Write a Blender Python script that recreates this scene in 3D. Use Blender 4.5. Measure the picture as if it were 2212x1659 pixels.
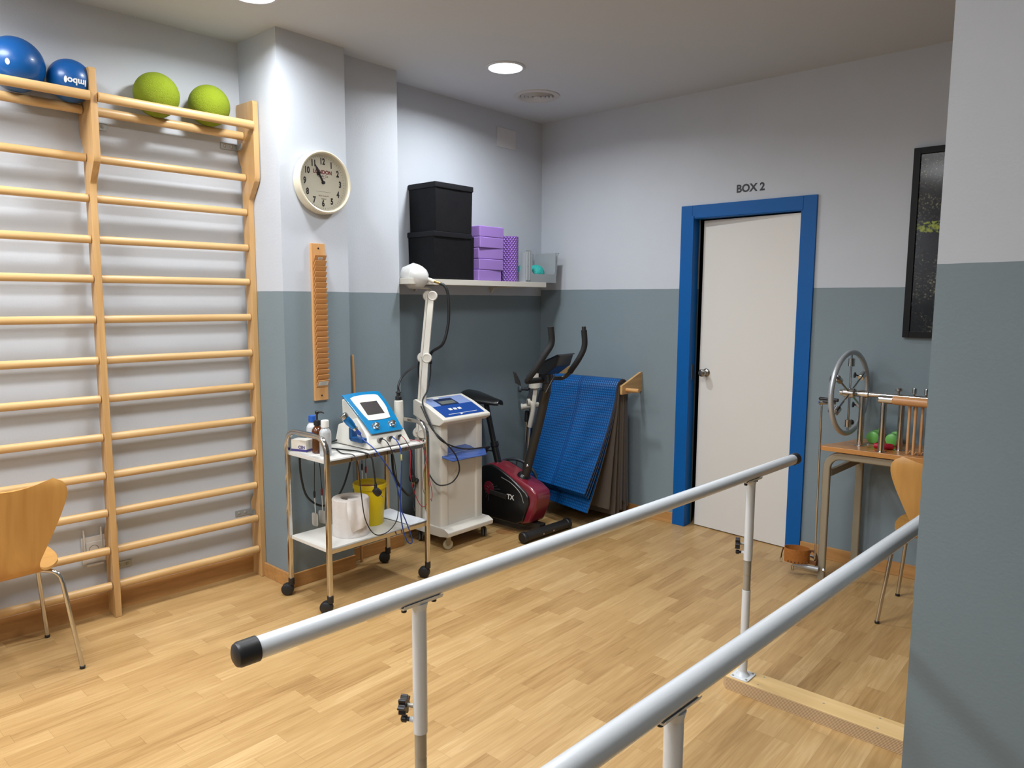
import bpy, bmesh, math, random
from math import sin, cos, pi, radians, sqrt
from mathutils import Vector, Matrix, Quaternion

for o in list(bpy.data.objects):
    bpy.data.objects.remove(o)
SC = bpy.context.scene
COL = SC.collection
RND = random.Random(7)

# ------------------------------------------------------------------ camera
CAM_F, CAM_YAW, CAM_PITCH, CAM_ROLL = 1566.9451, 0.7268, -0.1152, 0.0045
CAM_POS = Vector((3.5319, -4.2979, 1.4976))
def _camera():
    cy, sy = cos(CAM_YAW), sin(CAM_YAW); cp, sp = cos(CAM_PITCH), sin(CAM_PITCH)
    f = Vector((-sy*cp, cy*cp, sp)); r = Vector((cy, sy, 0)); u = r.cross(f)
    cr, sr = cos(CAM_ROLL), sin(CAM_ROLL)
    r2 = r*cr + u*sr; u2 = -r*sr + u*cr
    cd = bpy.data.cameras.new('camera'); co = bpy.data.objects.new('camera', cd); COL.objects.link(co)
    cd.sensor_fit = 'HORIZONTAL'; cd.sensor_width = 36; cd.lens = CAM_F/2212*36
    cd.clip_start = 0.05; cd.clip_end = 60
    m = Matrix((r2, u2, -f)).transposed().to_4x4(); m.translation = CAM_POS
    co.matrix_world = m
    SC.camera = co
_camera()

# ------------------------------------------------------------------ world, exposure
SC.view_settings.view_transform = 'Standard'
SC.view_settings.look = 'None'
SC.view_settings.exposure = 0.2
SC.view_settings.gamma = 1.0
SC.view_settings.use_curve_mapping = False
W = bpy.data.worlds.new('world'); SC.world = W; W.use_nodes = True
W.node_tree.nodes['Background'].inputs[0].default_value = (0.55, 0.6, 0.68, 1)
W.node_tree.nodes['Background'].inputs[1].default_value = 0.05
LAMP_W = 17.0          # watts of each ceiling downlight in the photograph
LAMP_W_FILL = 20.0   # and of each added fill lamp out of view
LAMP_COL = (0.93, 0.97, 1.0)
CEIL = 2.794
LAMPS_IN_VIEW = [(0.68, -1.158), (0.53, -2.60)]
LAMPS_FILL = [(0.42, -4.0), (0.42, -5.4), (2.0, -2.3), (1.9, -4.0), (3.2, -6.2), (0.42, -6.7)]  # unseen fill lamps, positions guessed

# ------------------------------------------------------------------ colours and materials
def lin(c):
    return c/12.92 if c <= 0.04045 else ((c+0.055)/1.055)**2.4
def rgb(r, g, b):
    return (lin(r/255), lin(g/255), lin(b/255), 1)
MATS = {}
def _new(name):
    m = bpy.data.materials.new(name); m.use_nodes = True
    MATS[name] = m
    return m, m.node_tree, m.node_tree.nodes['Principled BSDF']
def mat(name, col, rough=0.5, metal=0.0, coat=0.0, bump=0.0, bscale=60.0, mottle=0.0, spec=None, trans=0.0, alpha=1.0):
    if name in MATS: return MATS[name]
    m, nt, b = _new(name)
    b.inputs['Base Color'].default_value = col
    b.inputs['Roughness'].default_value = rough
    b.inputs['Metallic'].default_value = metal
    b.inputs['Coat Weight'].default_value = coat
    b.inputs['Transmission Weight'].default_value = trans
    b.inputs['Alpha'].default_value = alpha
    if spec is not None: b.inputs['Specular IOR Level'].default_value = spec
    tc = nt.nodes.new('ShaderNodeTexCoord')
    if mottle > 0:
        n = nt.nodes.new('ShaderNodeTexNoise'); n.inputs['Scale'].default_value = bscale*0.2; n.inputs['Detail'].default_value = 4
        nt.links.new(tc.outputs['Object'], n.inputs['Vector'])
        hsv = nt.nodes.new('ShaderNodeHueSaturation'); hsv.inputs['Color'].default_value = col
        mr = nt.nodes.new('ShaderNodeMapRange'); mr.inputs['To Min'].default_value = 1-mottle; mr.inputs['To Max'].default_value = 1+mottle
        nt.links.new(n.outputs['Fac'], mr.inputs['Value']); nt.links.new(mr.outputs['Result'], hsv.inputs['Value'])
        nt.links.new(hsv.outputs['Color'], b.inputs['Base Color'])
    if bump > 0:
        n2 = nt.nodes.new('ShaderNodeTexNoise'); n2.inputs['Scale'].default_value = bscale; n2.inputs['Detail'].default_value = 3
        nt.links.new(tc.outputs['Object'], n2.inputs['Vector'])
        bp = nt.nodes.new('ShaderNodeBump'); bp.inputs['Strength'].default_value = bump; bp.inputs['Distance'].default_value = 0.01
        nt.links.new(n2.outputs['Fac'], bp.inputs['Height']); nt.links.new(bp.outputs['Normal'], b.inputs['Normal'])
    return m
def math_node(nt, op, a, b=None, c=None):
    n = nt.nodes.new('ShaderNodeMath'); n.operation = op
    for i, v in enumerate((a, b, c)):
        if v is None: continue
        if isinstance(v, (int, float)): n.inputs[i].default_value = v
        else: nt.links.new(v, n.inputs[i])
    return n.outputs[0]
def ramp(nt, fac, stops):
    r = nt.nodes.new('ShaderNodeValToRGB'); nt.links.new(fac, r.inputs[0])
    e = r.color_ramp.elements
    while len(e) < len(stops): e.new(0.5)
    for el, (p, c) in zip(e, stops): el.position = p; el.color = c
    return r.outputs[0]
def wood(name, c1, c2, axis='Y', rough=0.4, scale=1.0, coat=0.15, grain=18.0):
    """fine streaks stretched along one local axis"""
    if name in MATS: return MATS[name]
    m, nt, b = _new(name)
    tc = nt.nodes.new('ShaderNodeTexCoord'); mp = nt.nodes.new('ShaderNodeMapping')
    s = [grain*scale]*3; s['XYZ'.index(axis)] = 1.3*scale
    mp.inputs['Scale'].default_value = s
    nt.links.new(tc.outputs['Object'], mp.inputs['Vector'])
    n = nt.nodes.new('ShaderNodeTexNoise'); n.inputs['Scale'].default_value = 2.2; n.inputs['Detail'].default_value = 6
    n.inputs['Distortion'].default_value = 0.6
    nt.links.new(mp.outputs[0], n.inputs['Vector'])
    col = ramp(nt, n.outputs['Fac'], [(0.3, c1), (0.7, c2)])
    nt.links.new(col, b.inputs['Base Color'])
    b.inputs['Roughness'].default_value = rough; b.inputs['Coat Weight'].default_value = coat; b.inputs['Coat Roughness'].default_value = 0.25
    return m
def paint_wall(name, split, up=(190, 195, 203), low=(122, 136, 143)):
    """wall paint, pale above a straight line at height `split`, grey-blue below it"""
    m, nt, b = _new(name)
    g = nt.nodes.new('ShaderNodeNewGeometry'); sx = nt.nodes.new('ShaderNodeSeparateXYZ')
    nt.links.new(g.outputs['Position'], sx.inputs[0])
    wob = nt.nodes.new('ShaderNodeTexNoise'); wob.inputs['Scale'].default_value = 9
    nt.links.new(g.outputs['Position'], wob.inputs['Vector'])
    z = math_node(nt, 'ADD', sx.outputs[2], math_node(nt, 'MULTIPLY', math_node(nt, 'SUBTRACT', wob.outputs['Fac'], 0.5), 0.004))
    f = math_node(nt, 'GREATER_THAN', z, split)
    mx = nt.nodes.new('ShaderNodeMix'); mx.data_type = 'RGBA'
    mx.inputs[6].default_value = rgb(*low); mx.inputs[7].default_value = rgb(*up)
    nt.links.new(f, mx.inputs[0])
    n = nt.nodes.new('ShaderNodeTexNoise'); n.inputs['Scale'].default_value = 3.0; n.inputs['Detail'].default_value = 5
    nt.links.new(g.outputs['Position'], n.inputs['Vector'])
    mr = nt.nodes.new('ShaderNodeMapRange'); mr.inputs['To Min'].default_value = 0.95; mr.inputs['To Max'].default_value = 1.05
    nt.links.new(n.outputs['Fac'], mr.inputs['Value'])
    hsv = nt.nodes.new('ShaderNodeHueSaturation'); nt.links.new(mx.outputs[2], hsv.inputs['Color']); nt.links.new(mr.outputs[0], hsv.inputs['Value'])
    nt.links.new(hsv.outputs[0], b.inputs['Base Color'])
    b.inputs['Roughness'].default_value = 0.55; b.inputs['Specular IOR Level'].default_value = 0.35
    n2 = nt.nodes.new('ShaderNodeTexNoise'); n2.inputs['Scale'].default_value = 130; n2.inputs['Detail'].default_value = 2
    nt.links.new(g.outputs['Position'], n2.inputs['Vector'])
    bp = nt.nodes.new('ShaderNodeBump'); bp.inputs['Strength'].default_value = 0.12; bp.inputs['Distance'].default_value = 0.004
    nt.links.new(n2.outputs['Fac'], bp.inputs['Height']); nt.links.new(bp.outputs[0], b.inputs['Normal'])
    return m
def parquet():
    """oak strips running along Y, each strip with its own length and tone"""
    m, nt, b = _new('oak_parquet')
    g = nt.nodes.new('ShaderNodeNewGeometry'); sx = nt.nodes.new('ShaderNodeSeparateXYZ')
    nt.links.new(g.outputs['Position'], sx.inputs[0])
    X, Y = sx.outputs[0], sx.outputs[1]
    wdt = 0.068
    row = math_node(nt, 'FLOOR', math_node(nt, 'DIVIDE', X, wdt))
    wn = nt.nodes.new('ShaderNodeTexWhiteNoise'); wn.noise_dimensions = '1D'; nt.links.new(row, wn.inputs['W'])
    ln = math_node(nt, 'ADD', 0.34, math_node(nt, 'MULTIPLY', wn.outputs['Value'], 0.14))
    v = math_node(nt, 'ADD', math_node(nt, 'DIVIDE', Y, ln), math_node(nt, 'MULTIPLY', wn.outputs['Value'], 13.7))
    cell = math_node(nt, 'FLOOR', v)
    cx = nt.nodes.new('ShaderNodeCombineXYZ'); nt.links.new(row, cx.inputs[0]); nt.links.new(cell, cx.inputs[1])
    wn2 = nt.nodes.new('ShaderNodeTexWhiteNoise'); wn2.noise_dimensions = '3D'; nt.links.new(cx.outputs[0], wn2.inputs['Vector'])
    # grain: streaks along Y shifted per strip
    cg = nt.nodes.new('ShaderNodeCombineXYZ')
    nt.links.new(math_node(nt, 'MULTIPLY', X, 55.0), cg.inputs[0])
    nt.links.new(math_node(nt, 'MULTIPLY', Y, 3.2), cg.inputs[1])
    nt.links.new(math_node(nt, 'MULTIPLY', wn2.outputs['Value'], 40.0), cg.inputs[2])
    n = nt.nodes.new('ShaderNodeTexNoise'); n.inputs['Scale'].default_value = 1.0; n.inputs['Detail'].default_value = 5; n.inputs['Distortion'].default_value = 1.2
    nt.links.new(cg.outputs[0], n.inputs['Vector'])
    cg2 = nt.nodes.new('ShaderNodeCombineXYZ')
    nt.links.new(math_node(nt, 'MULTIPLY', X, 220.0), cg2.inputs[0])
    nt.links.new(math_node(nt, 'MULTIPLY', Y, 7.0), cg2.inputs[1])
    n3 = nt.nodes.new('ShaderNodeTexNoise'); n3.inputs['Scale'].default_value = 1.0; n3.inputs['Detail'].default_value = 2
    nt.links.new(cg2.outputs[0], n3.inputs['Vector'])
    big = nt.nodes.new('ShaderNodeTexNoise'); big.inputs['Scale'].default_value = 2.6; big.inputs['Detail'].default_value = 3
    nt.links.new(g.outputs['Position'], big.inputs['Vector'])
    fac = math_node(nt, 'ADD', math_node(nt, 'MULTIPLY', wn2.outputs['Value'], 0.28),
                    math_node(nt, 'ADD', math_node(nt, 'MULTIPLY', n.outputs['Fac'], 0.58),
                              math_node(nt, 'ADD', math_node(nt, 'MULTIPLY', n3.outputs['Fac'], 0.16), math_node(nt, 'MULTIPLY', big.outputs['Fac'], 0.22))))
    col = ramp(nt, fac, FLOOR_RAMP)
    # seams
    fx = math_node(nt, 'FRACT', math_node(nt, 'DIVIDE', X, wdt)); fy = math_node(nt, 'FRACT', v)
    ex = math_node(nt, 'MINIMUM', fx, math_node(nt, 'SUBTRACT', 1.0, fx))
    ey = math_node(nt, 'MINIMUM', fy, math_node(nt, 'SUBTRACT', 1.0, fy))
    sm = math_node(nt, 'MAXIMUM', math_node(nt, 'LESS_THAN', ex, 0.008), math_node(nt, 'LESS_THAN', ey, 0.0018))
    mx = nt.nodes.new('ShaderNodeMix'); mx.data_type = 'RGBA'
    nt.links.new(math_node(nt, 'MULTIPLY', sm, 0.35), mx.inputs[0]); nt.links.new(col, mx.inputs[6]); mx.inputs[7].default_value = rgb(96, 66, 36)
    nt.links.new(mx.outputs[2], b.inputs['Base Color'])
    b.inputs['Roughness'].default_value = 0.33
    rr = nt.nodes.new('ShaderNodeMapRange'); rr.inputs['To Min'].default_value = 0.30; rr.inputs['To Max'].default_value = 0.46
    nt.links.new(n.outputs['Fac'], rr.inputs['Value']); nt.links.new(rr.outputs[0], b.inputs['Roughness'])
    b.inputs['Specular IOR Level'].default_value = 0.4
    return m
FLOOR_RAMP = [(0.30, rgb(138, 103, 60)), (0.52, rgb(170, 134, 85)), (0.72, rgb(185, 150, 100)), (0.95, rgb(206, 174, 126))]

def glow(name, col, strength):
    m, nt, b = _new(name)
    b.inputs['Base Color'].default_value = (0.9, 0.9, 0.9, 1)
    b.inputs['Emission Color'].default_value = col; b.inputs['Emission Strength'].default_value = strength
    return m

# ------------------------------------------------------------------ geometry builder
def V(*a): return Vector(a)
class G:
    def __init__(s): s.v = []; s.f = []; s.M = None
    def add(s, vs, fs):
        n = len(s.v)
        for p in vs:
            p = Vector(p)
            s.v.append(s.M @ p if s.M is not None else p)
        s.f += [[n+i for i in f] for f in fs]
        return s
    def box(s, x0, x1, y0, y1, z0, z1, bev=0.0, seg=2):
        bm = bmesh.new(); bmesh.ops.create_cube(bm, size=1)
        for v in bm.verts:
            v.co = Vector(((x0+x1)/2+v.co.x*(x1-x0), (y0+y1)/2+v.co.y*(y1-y0), (z0+z1)/2+v.co.z*(z1-z0)))
        if bev > 0:
            bev = min(bev, 0.49*min(abs(x1-x0), abs(y1-y0), abs(z1-z0)))
            bmesh.ops.bevel(bm, geom=bm.edges[:], offset=bev, segments=seg, profile=0.5, affect='EDGES')
        s.bm(bm); return s
    def bm(s, bm):
        bm.verts.ensure_lookup_table(); bm.verts.index_update()
        s.add([v.co.copy() for v in bm.verts], [[v.index for v in f.verts] for f in bm.faces]); bm.free(); return s
    def frame(s, d):
        d = Vector(d).normalized(); a = Vector((0, 0, 1)) if abs(d.z) < 0.9 else Vector((1, 0, 0))
        u = a.cross(d).normalized(); return u, d.cross(u).normalized(), d
    def cyl(s, p0, p1, r0, r1=None, n=20, caps=True):
        if r1 is None: r1 = r0
        return s.lathe([(r0, 0), (r1, (Vector(p1)-Vector(p0)).length)], p0, Vector(p1)-Vector(p0), n, caps)
    def lathe(s, prof, o, axis=(0, 0, 1), n=28, caps=True):
        """prof: (radius, distance along axis)"""
        o = Vector(o); u, w, d = s.frame(axis); vs = []; fs = []
        for r, h in prof:
            r = max(r, 1e-5)
            for i in range(n):
                a = 2*pi*i/n; vs.append(o+d*h+u*(r*cos(a))+w*(r*sin(a)))
        for k in range(len(prof)-1):
            for i in range(n):
                j = (i+1) % n; fs.append([k*n+i, k*n+j, (k+1)*n+j, (k+1)*n+i])
        if caps:
            fs.append([i for i in range(n)][::-1]); fs.append([(len(prof)-1)*n+i for i in range(n)])
        return s.add(vs, fs)
    def rod(s, p0, p1, r, b=0.003, n=20):
        L = (Vector(p1)-Vector(p0)).length; b = min(b, r*0.9, L/2)
        return s.lathe([(r-b, 0), (r, b), (r, L-b), (r-b, L)], p0, Vector(p1)-Vector(p0), n)
    def sphere(s, c, r, n=24, m=14, sc=(1, 1, 1)):
        vs = []; fs = []; c = Vector(c)
        vs.append(c+Vector((0, 0, r*sc[2])))
        for k in range(1, m):
            t = pi*k/m
            for i in range(n):
                a = 2*pi*i/n; vs.append(c+Vector((r*sc[0]*sin(t)*cos(a), r*sc[1]*sin(t)*sin(a), r*sc[2]*cos(t))))
        vs.append(c-Vector((0, 0, r*sc[2])))
        for i in range(n): fs.append([0, 1+i, 1+(i+1) % n])
        for k in range(m-2):
            for i in range(n):
                j = (i+1) % n; a = 1+k*n; fs.append([a+i, a+n+i, a+n+j, a+j])
        a = 1+(m-2)*n
        for i in range(n): fs.append([a+i, len(vs)-1, a+(i+1) % n])
        return s.add(vs, fs)
    def tube(s, pts, r, n=10, closed=False, smooth=0, caps=True, prof=None):
        """round (or prof=(w,h) rectangular) tube along a path; smooth = Catmull-Rom steps per span"""
        P = [Vector(p) for p in pts]
        if smooth: P = spline(P, smooth, closed)
        if not isinstance(r, (list, tuple)): R = [r]*len(P)
        else: R = [r[0]+(r[-1]-r[0])*i/(len(P)-1) for i in range(len(P))] if len(r) == 2 else list(r)
        N = len(P); T = []
        for i in range(N):
            a = P[i-1] if (i > 0 or closed) else P[i]; b = P[(i+1) % N] if (i < N-1 or closed) else P[i]
            T.append((b-a).normalized())
        u, w, d = s.frame(T[0]); vs = []; fs = []
        for i in range(N):
            if i > 0:
                q = T[i-1].rotation_difference(T[i]); u = q @ u
                u = (u-T[i]*u.dot(T[i])).normalized()
            w = T[i].cross(u).normalized()
            if prof:
                for (a, b) in prof: vs.append(P[i]+u*a+w*b)
            else:
                for k in range(n):
                    an = 2*pi*k/n; vs.append(P[i]+u*(R[i]*cos(an))+w*(R[i]*sin(an)))
        m = len(prof) if prof else n
        for i in range(N if closed else N-1):
            for k in range(m):
                j = (k+1) % m; i2 = (i+1) % N; fs.append([i*m+k, i*m+j, i2*m+j, i2*m+k])
        if caps and not closed:
            fs.append([k for k in range(m)][::-1]); fs.append([(N-1)*m+k for k in range(m)])
        return s.add(vs, fs)
    def prism(s, poly, o, ea, eb, depth, bev=0.0, seg=2):
        """polygon (a,b) in the plane o + a*ea + b*eb, pushed `depth` along ea x eb"""
        ea = Vector(ea); eb = Vector(eb); n = ea.cross(eb).normalized(); o = Vector(o)
        bm = bmesh.new()
        lo = [bm.verts.new(o+ea*a+eb*b) for a, b in poly]; hi = [bm.verts.new(o+ea*a+eb*b+n*depth) for a, b in poly]
        bm.faces.new(lo[::-1]); bm.faces.new(hi); k = len(poly)
        for i in range(k): bm.faces.new([lo[i], lo[(i+1) % k], hi[(i+1) % k], hi[i]])
        bmesh.ops.recalc_face_normals(bm, faces=bm.faces[:])
        if bev > 0:
            es = [e for e in bm.edges if len(e.link_faces) == 2 and e.calc_face_angle(0) > 0.35]
            bmesh.ops.bevel(bm, geom=es, offset=bev, segments=seg, profile=0.5, affect='EDGES', clamp_overlap=True)
        return s.bm(bm)
    def grid(s, fn, nu, nv, thick=0.0):
        """sheet from fn(u,v) -> point; thick gives it a back"""
        pts = [[Vector(fn(i/nu, j/nv)) for j in range(nv+1)] for i in range(nu+1)]
        vs = [p for r in pts for p in r]; w = nv+1; fs = []
        for i in range(nu):
            for j in range(nv): fs.append([i*w+j, (i+1)*w+j, (i+1)*w+j+1, i*w+j+1])
        if thick:
            nn = []
            for i in range(nu+1):
                for j in range(nv+1):
                    a = pts[min(i+1, nu)][j]-pts[max(i-1, 0)][j]; b = pts[i][min(j+1, nv)]-pts[i][max(j-1, 0)]
                    nn.append(a.cross(b).normalized())
            o = len(vs); vs = vs+[p-n*thick for p, n in zip(vs, nn)]
            fs = fs+[[o+k for k in f][::-1] for f in fs]
            ring = [(i, 0) for i in range(nu)]+[(nu, j) for j in range(nv)]+[(i, nv) for i in range(nu, 0, -1)]+[(0, j) for j in range(nv, 0, -1)]
            idx = [i*w+j for i, j in ring]
            for k in range(len(idx)):
                a, b = idx[k], idx[(k+1) % len(idx)]; fs.append([b, a, a+o, b+o])
        return s.add(vs, fs)
    def build(s, name, m, parent=None, angle=35, kind=None, fix=True):
        me = bpy.data.meshes.new(name); me.from_pydata([tuple(p) for p in s.v], [], s.f); me.update()
        if fix:
            bm = bmesh.new(); bm.from_mesh(me); bmesh.ops.recalc_face_normals(bm, faces=bm.faces[:]); bm.to_mesh(me); bm.free()
        for p in me.polygons: p.use_smooth = True
        me.set_sharp_from_angle(angle=radians(angle))
        ms = m if isinstance(m, (list, tuple)) else [m]
        for x in ms: me.materials.append(x)
        o = bpy.data.objects.new(name, me); COL.objects.link(o)
        wn = o.modifiers.new('weighted_normal', 'WEIGHTED_NORMAL'); wn.keep_sharp = True; wn.weight = 100
        if parent is not None: o.parent = parent
        if kind: o['kind'] = kind
        return o
def spline(P, k, closed=False):
    out = []; n = len(P)
    for i in range(n if closed else n-1):
        p1, p2 = P[i], P[(i+1) % n]
        p0 = P[i-1] if (i > 0 or closed) else p1*2-p2
        p3 = P[(i+2) % n] if (i+2 < n or closed) else p2*2-p1
        for j in range(k):
            t = j/k
            out.append(0.5*((2*p1)+(p2-p0)*t+(2*p0-5*p1+4*p2-p3)*t*t+(3*p1-p0-3*p2+p3)*t**3))
    if not closed: out.append(P[-1])
    return out
def rrect(w, h, r, k=4, cx=0, cy=0):
    out = []
    for sx, sy, a0 in ((1, 1, 0), (-1, 1, 90), (-1, -1, 180), (1, -1, 270)):
        for i in range(k+1):
            a = radians(a0+90*i/k); out.append((cx+sx*(w/2-r)+r*cos(a), cy+sy*(h/2-r)+r*sin(a)))
    return out
def circ(r, k=24, cx=0, cy=0):
    return [(cx+r*cos(2*pi*i/k), cy+r*sin(2*pi*i/k)) for i in range(k)]
def tag(o, label, cat, group=None, kind=None):
    o['label'] = label; o['category'] = cat
    if group: o['group'] = group
    if kind: o['kind'] = kind
    return o
def thing(name, label, cat, loc=(0, 0, 0), rotz=0.0, group=None):
    o = bpy.data.objects.new(name, None); COL.objects.link(o)
    o.location = loc; o.rotation_euler = (0, 0, rotz); o.empty_display_size = 0.05
    return tag(o, label, cat, group)
def dup(root, loc, rotz=None, label=None):
    r = root.copy(); COL.objects.link(r); r.location = loc
    if rotz is not None: r.rotation_euler = (0, 0, rotz)
    if label: r['label'] = label
    for ch in list(root.children):
        c = ch.copy(); COL.objects.link(c); c.parent = r
        for g in list(ch.children):
            d = g.copy(); COL.objects.link(d); d.parent = c
    return r
def text_geo(txt, size, o, ex, ey, depth=0.0006, bold=0.0, squeeze=1.0, align='CENTER'):
    """lettering laid in the plane o + ex, ey"""
    cu = bpy.data.curves.new('t', 'FONT'); cu.body = txt; cu.size = size; cu.align_x = align; cu.align_y = 'CENTER'
    cu.extrude = depth; cu.offset = bold; cu.resolution_u = 3
    ob = bpy.data.objects.new('t', cu); COL.objects.link(ob)
    dg = bpy.context.evaluated_depsgraph_get(); ev = ob.evaluated_get(dg); me = ev.to_mesh()
    ex = Vector(ex).normalized(); ey = Vector(ey).normalized(); ez = ex.cross(ey); o = Vector(o)
    vs = [o+ex*(v.co.x*squeeze)+ey*v.co.y+ez*(v.co.z+depth) for v in me.vertices]
    fs = [list(p.vertices) for p in me.polygons]
    ev.to_mesh_clear(); bpy.data.objects.remove(ob); bpy.data.curves.remove(cu)
    return vs, fs

def GW(t=None):
    """builder that takes room coordinates and stores them relative to thing t"""
    g = G()
    if t is not None:
        g.M = (Matrix.Translation(t.location) @ t.rotation_euler.to_matrix().to_4x4()).inverted()
    return g
# ================================================================== the setting
X, Y, Z = V(1, 0, 0), V(0, 1, 0), V(0, 0, 1)
M_floor = parquet()
M_ceil = mat('ceiling_paint', rgb(194, 201, 210), 0.8, bump=0.05, bscale=150)
M_far = paint_wall('paint_far', 1.575); M_pil = paint_wall('paint_pillar', 1.5366); M_alc = paint_wall('paint_alcove', 1.530)
M_white = paint_wall('paint_left', -1.0, up=(194, 198, 204)); M_base = wood('baseboard_wood', rgb(166, 118, 66), rgb(190, 142, 86), 'Y', 0.4, 1.0)
M_basex = wood('baseboard_wood_x', rgb(166, 118, 66), rgb(190, 142, 86), 'X', 0.4, 1.0)
G().box(-0.6, 5.4, -7.2, 2.0, -0.1, 0.0).build('floor', M_floor, kind='structure')
G().box(-0.6, 5.4, -7.2, 2.0, CEIL, CEIL+0.1).build('ceiling', M_ceil, kind='structure')
G().prism([(-0.105, -2.33), (-0.45, -2.33), (-0.45, -7.1), (-0.344, -7.1)], (0, 0, 0), X, Y, CEIL).build('wall_left', M_white, kind='structure')
G().box(-0.45, 0.2584, -2.335, -1.9415, 0, CEIL).build('wall_pillar', M_pil, kind='structure')
G().box(-0.45, 0.1708, -1.9415, -1.5205, 0, CEIL).build('wall_step', M_pil, kind='structure')
G().box(-0.45, 0.0, -1.5205, 0.0, 0, CEIL).build('wall_alcove', M_alc, kind='structure')
g = G().box(-0.45, 1.262, 0.0, 0.09, 0, CEIL).box(1.944, 5.3, 0.0, 0.09, 0, CEIL).box(1.262, 1.944, 0.0, 0.09, 2.03, CEIL)
g.build('wall_far', M_far, kind='structure')
G().box(3.183, 5.2, -2.601, -2.42, 0, CEIL).build('wall_partition', M_far, kind='structure')
G().box(5.2, 5.35, -7.1, 0.0, 0, CEIL).build('wall_right', M_far, kind='structure')
G().box(-0.45, 5.35, -7.2, -7.05, 0, CEIL).build('wall_back', M_far, kind='structure')
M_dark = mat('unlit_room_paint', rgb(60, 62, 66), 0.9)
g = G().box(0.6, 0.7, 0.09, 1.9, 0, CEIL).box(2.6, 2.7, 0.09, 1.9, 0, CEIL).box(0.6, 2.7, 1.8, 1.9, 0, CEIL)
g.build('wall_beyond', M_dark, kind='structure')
# skirting boards
bh, bt = 0.075, 0.014
G().prism([(-0.112, -2.337), (-0.1, -2.337), (-0.1+0.004, -2.337), (-0.327, -7.05), (-0.343, -7.05)], (0, 0, 0), X, Y, 0.10).build('baseboard_left', M_base, kind='structure')
g = G().box(0.2584, 0.2584+bt, -2.335-bt, -1.9415, 0, bh, 0.003).box(-0.09, 0.2584+bt, -2.335-bt, -2.335, 0, bh, 0.003)
g.box(0.1708, 0.1708+bt, -1.9415, -1.5205, 0, bh, 0.003); g.build('baseboard_pillar', M_base, kind='structure')
G().box(0, bt, -1.5205, -bt, 0, bh, 0.003).build('baseboard_alcove', M_base, kind='structure')
g = G().box(0.0, 1.176, -bt, 0, 0, bh, 0.003).box(2.031, 5.19, -bt, 0, 0, bh, 0.003); g.build('baseboard_far', M_basex, kind='structure')
# door: blue casing and lining, white flush leaf ajar into the next room
M_blue = mat('blue_door_paint', rgb(0, 86, 156), 0.42, mottle=0.04, bscale=30, spec=0.25)
M_leaf = mat('white_door_lacquer', rgb(214, 211, 206), 0.4, mottle=0.015, bscale=20)
M_steel = mat('satin_steel', rgb(150, 146, 142), 0.28, metal=1.0)
door = bpy.data.objects.new('door_1', None); COL.objects.link(door); door['kind'] = 'structure'; door.location = (1.6, 0, 0)
g = GW(door).box(1.177, 1.254, -0.016, 0.0, 0, 2.10, 0.002).box(1.953, 2.030, -0.016, 0.0, 0, 2.10, 0.002).box(1.2545, 1.9525, -0.016, 0.0, 2.02, 2.10, 0.002)
g.box(1.254, 1.268, -0.022, 0.06, 0, 2.034, 0.003).box(1.940, 1.953, -0.010, 0.088, 0, 2.02, 0.001).box(1.262, 1.945, -0.012, 0.088, 2.016, 2.032, 0.001)
g.build('door_casing', M_blue, door, kind='structure')
ang = radians(4.6); hx, hy = 1.938, 0.012
leaf = bpy.data.objects.new('door_leaf', None)
R = Matrix.Translation((hx, hy, 0)) @ Matrix.Rotation(-ang, 4, 'Z') @ Matrix.Translation((-hx, -hy, 0))
g = GW(door); g.M = g.M @ R; g.box(hx-0.641, hx, hy, hy+0.036, 0.006, 2.008, 0.0015); lf = g.build('door_leaf', M_leaf, door, kind='structure')
g = GW(door); g.M = g.M @ R; kx = hx-0.588; kz = 1.035
g.lathe([(0.026, 0), (0.026, 0.004), (0.020, 0.010), (0.012, 0.014), (0.011, 0.030), (0.020, 0.036), (0.0255, 0.047), (0.0235, 0.060), (0.014, 0.068), (0.0, 0.069)], (kx, hy, kz), (0, -1, 0), 28)
g.build('door_knob', M_steel, lf, kind='structure')
g = GW(door).box(1.268, 1.2695, 0.012, 0.034, 0.985, 1.085, 0.0005); g.build('strike_plate', M_steel, door, kind='structure')
g = GW(door)
for zz in (0.25, 1.05, 1.8): g.cyl((1.944, -0.006, zz-0.04), (1.944, -0.006, zz+0.04), 0.004, n=10)

# lettering above the door
M_black = mat('black_plastic', rgb(24, 24, 26), 0.45)
M_letter = mat('black_vinyl_letters', rgb(34, 36, 42), 0.5)
sg = thing('door_sign', 'black letters BOX 2 stuck on the wall above the blue door frame', 'sign', (1.626, -0.0005, 2.177))
g = GW(sg); g.add(*text_geo('BOX 2', 0.064, (1.626, -0.0004, 2.175), (1, 0, 0), (0, 0, 1), 0.0004, bold=0.0022, squeeze=0.97))
g.build('lettering', M_letter, sg)

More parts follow.
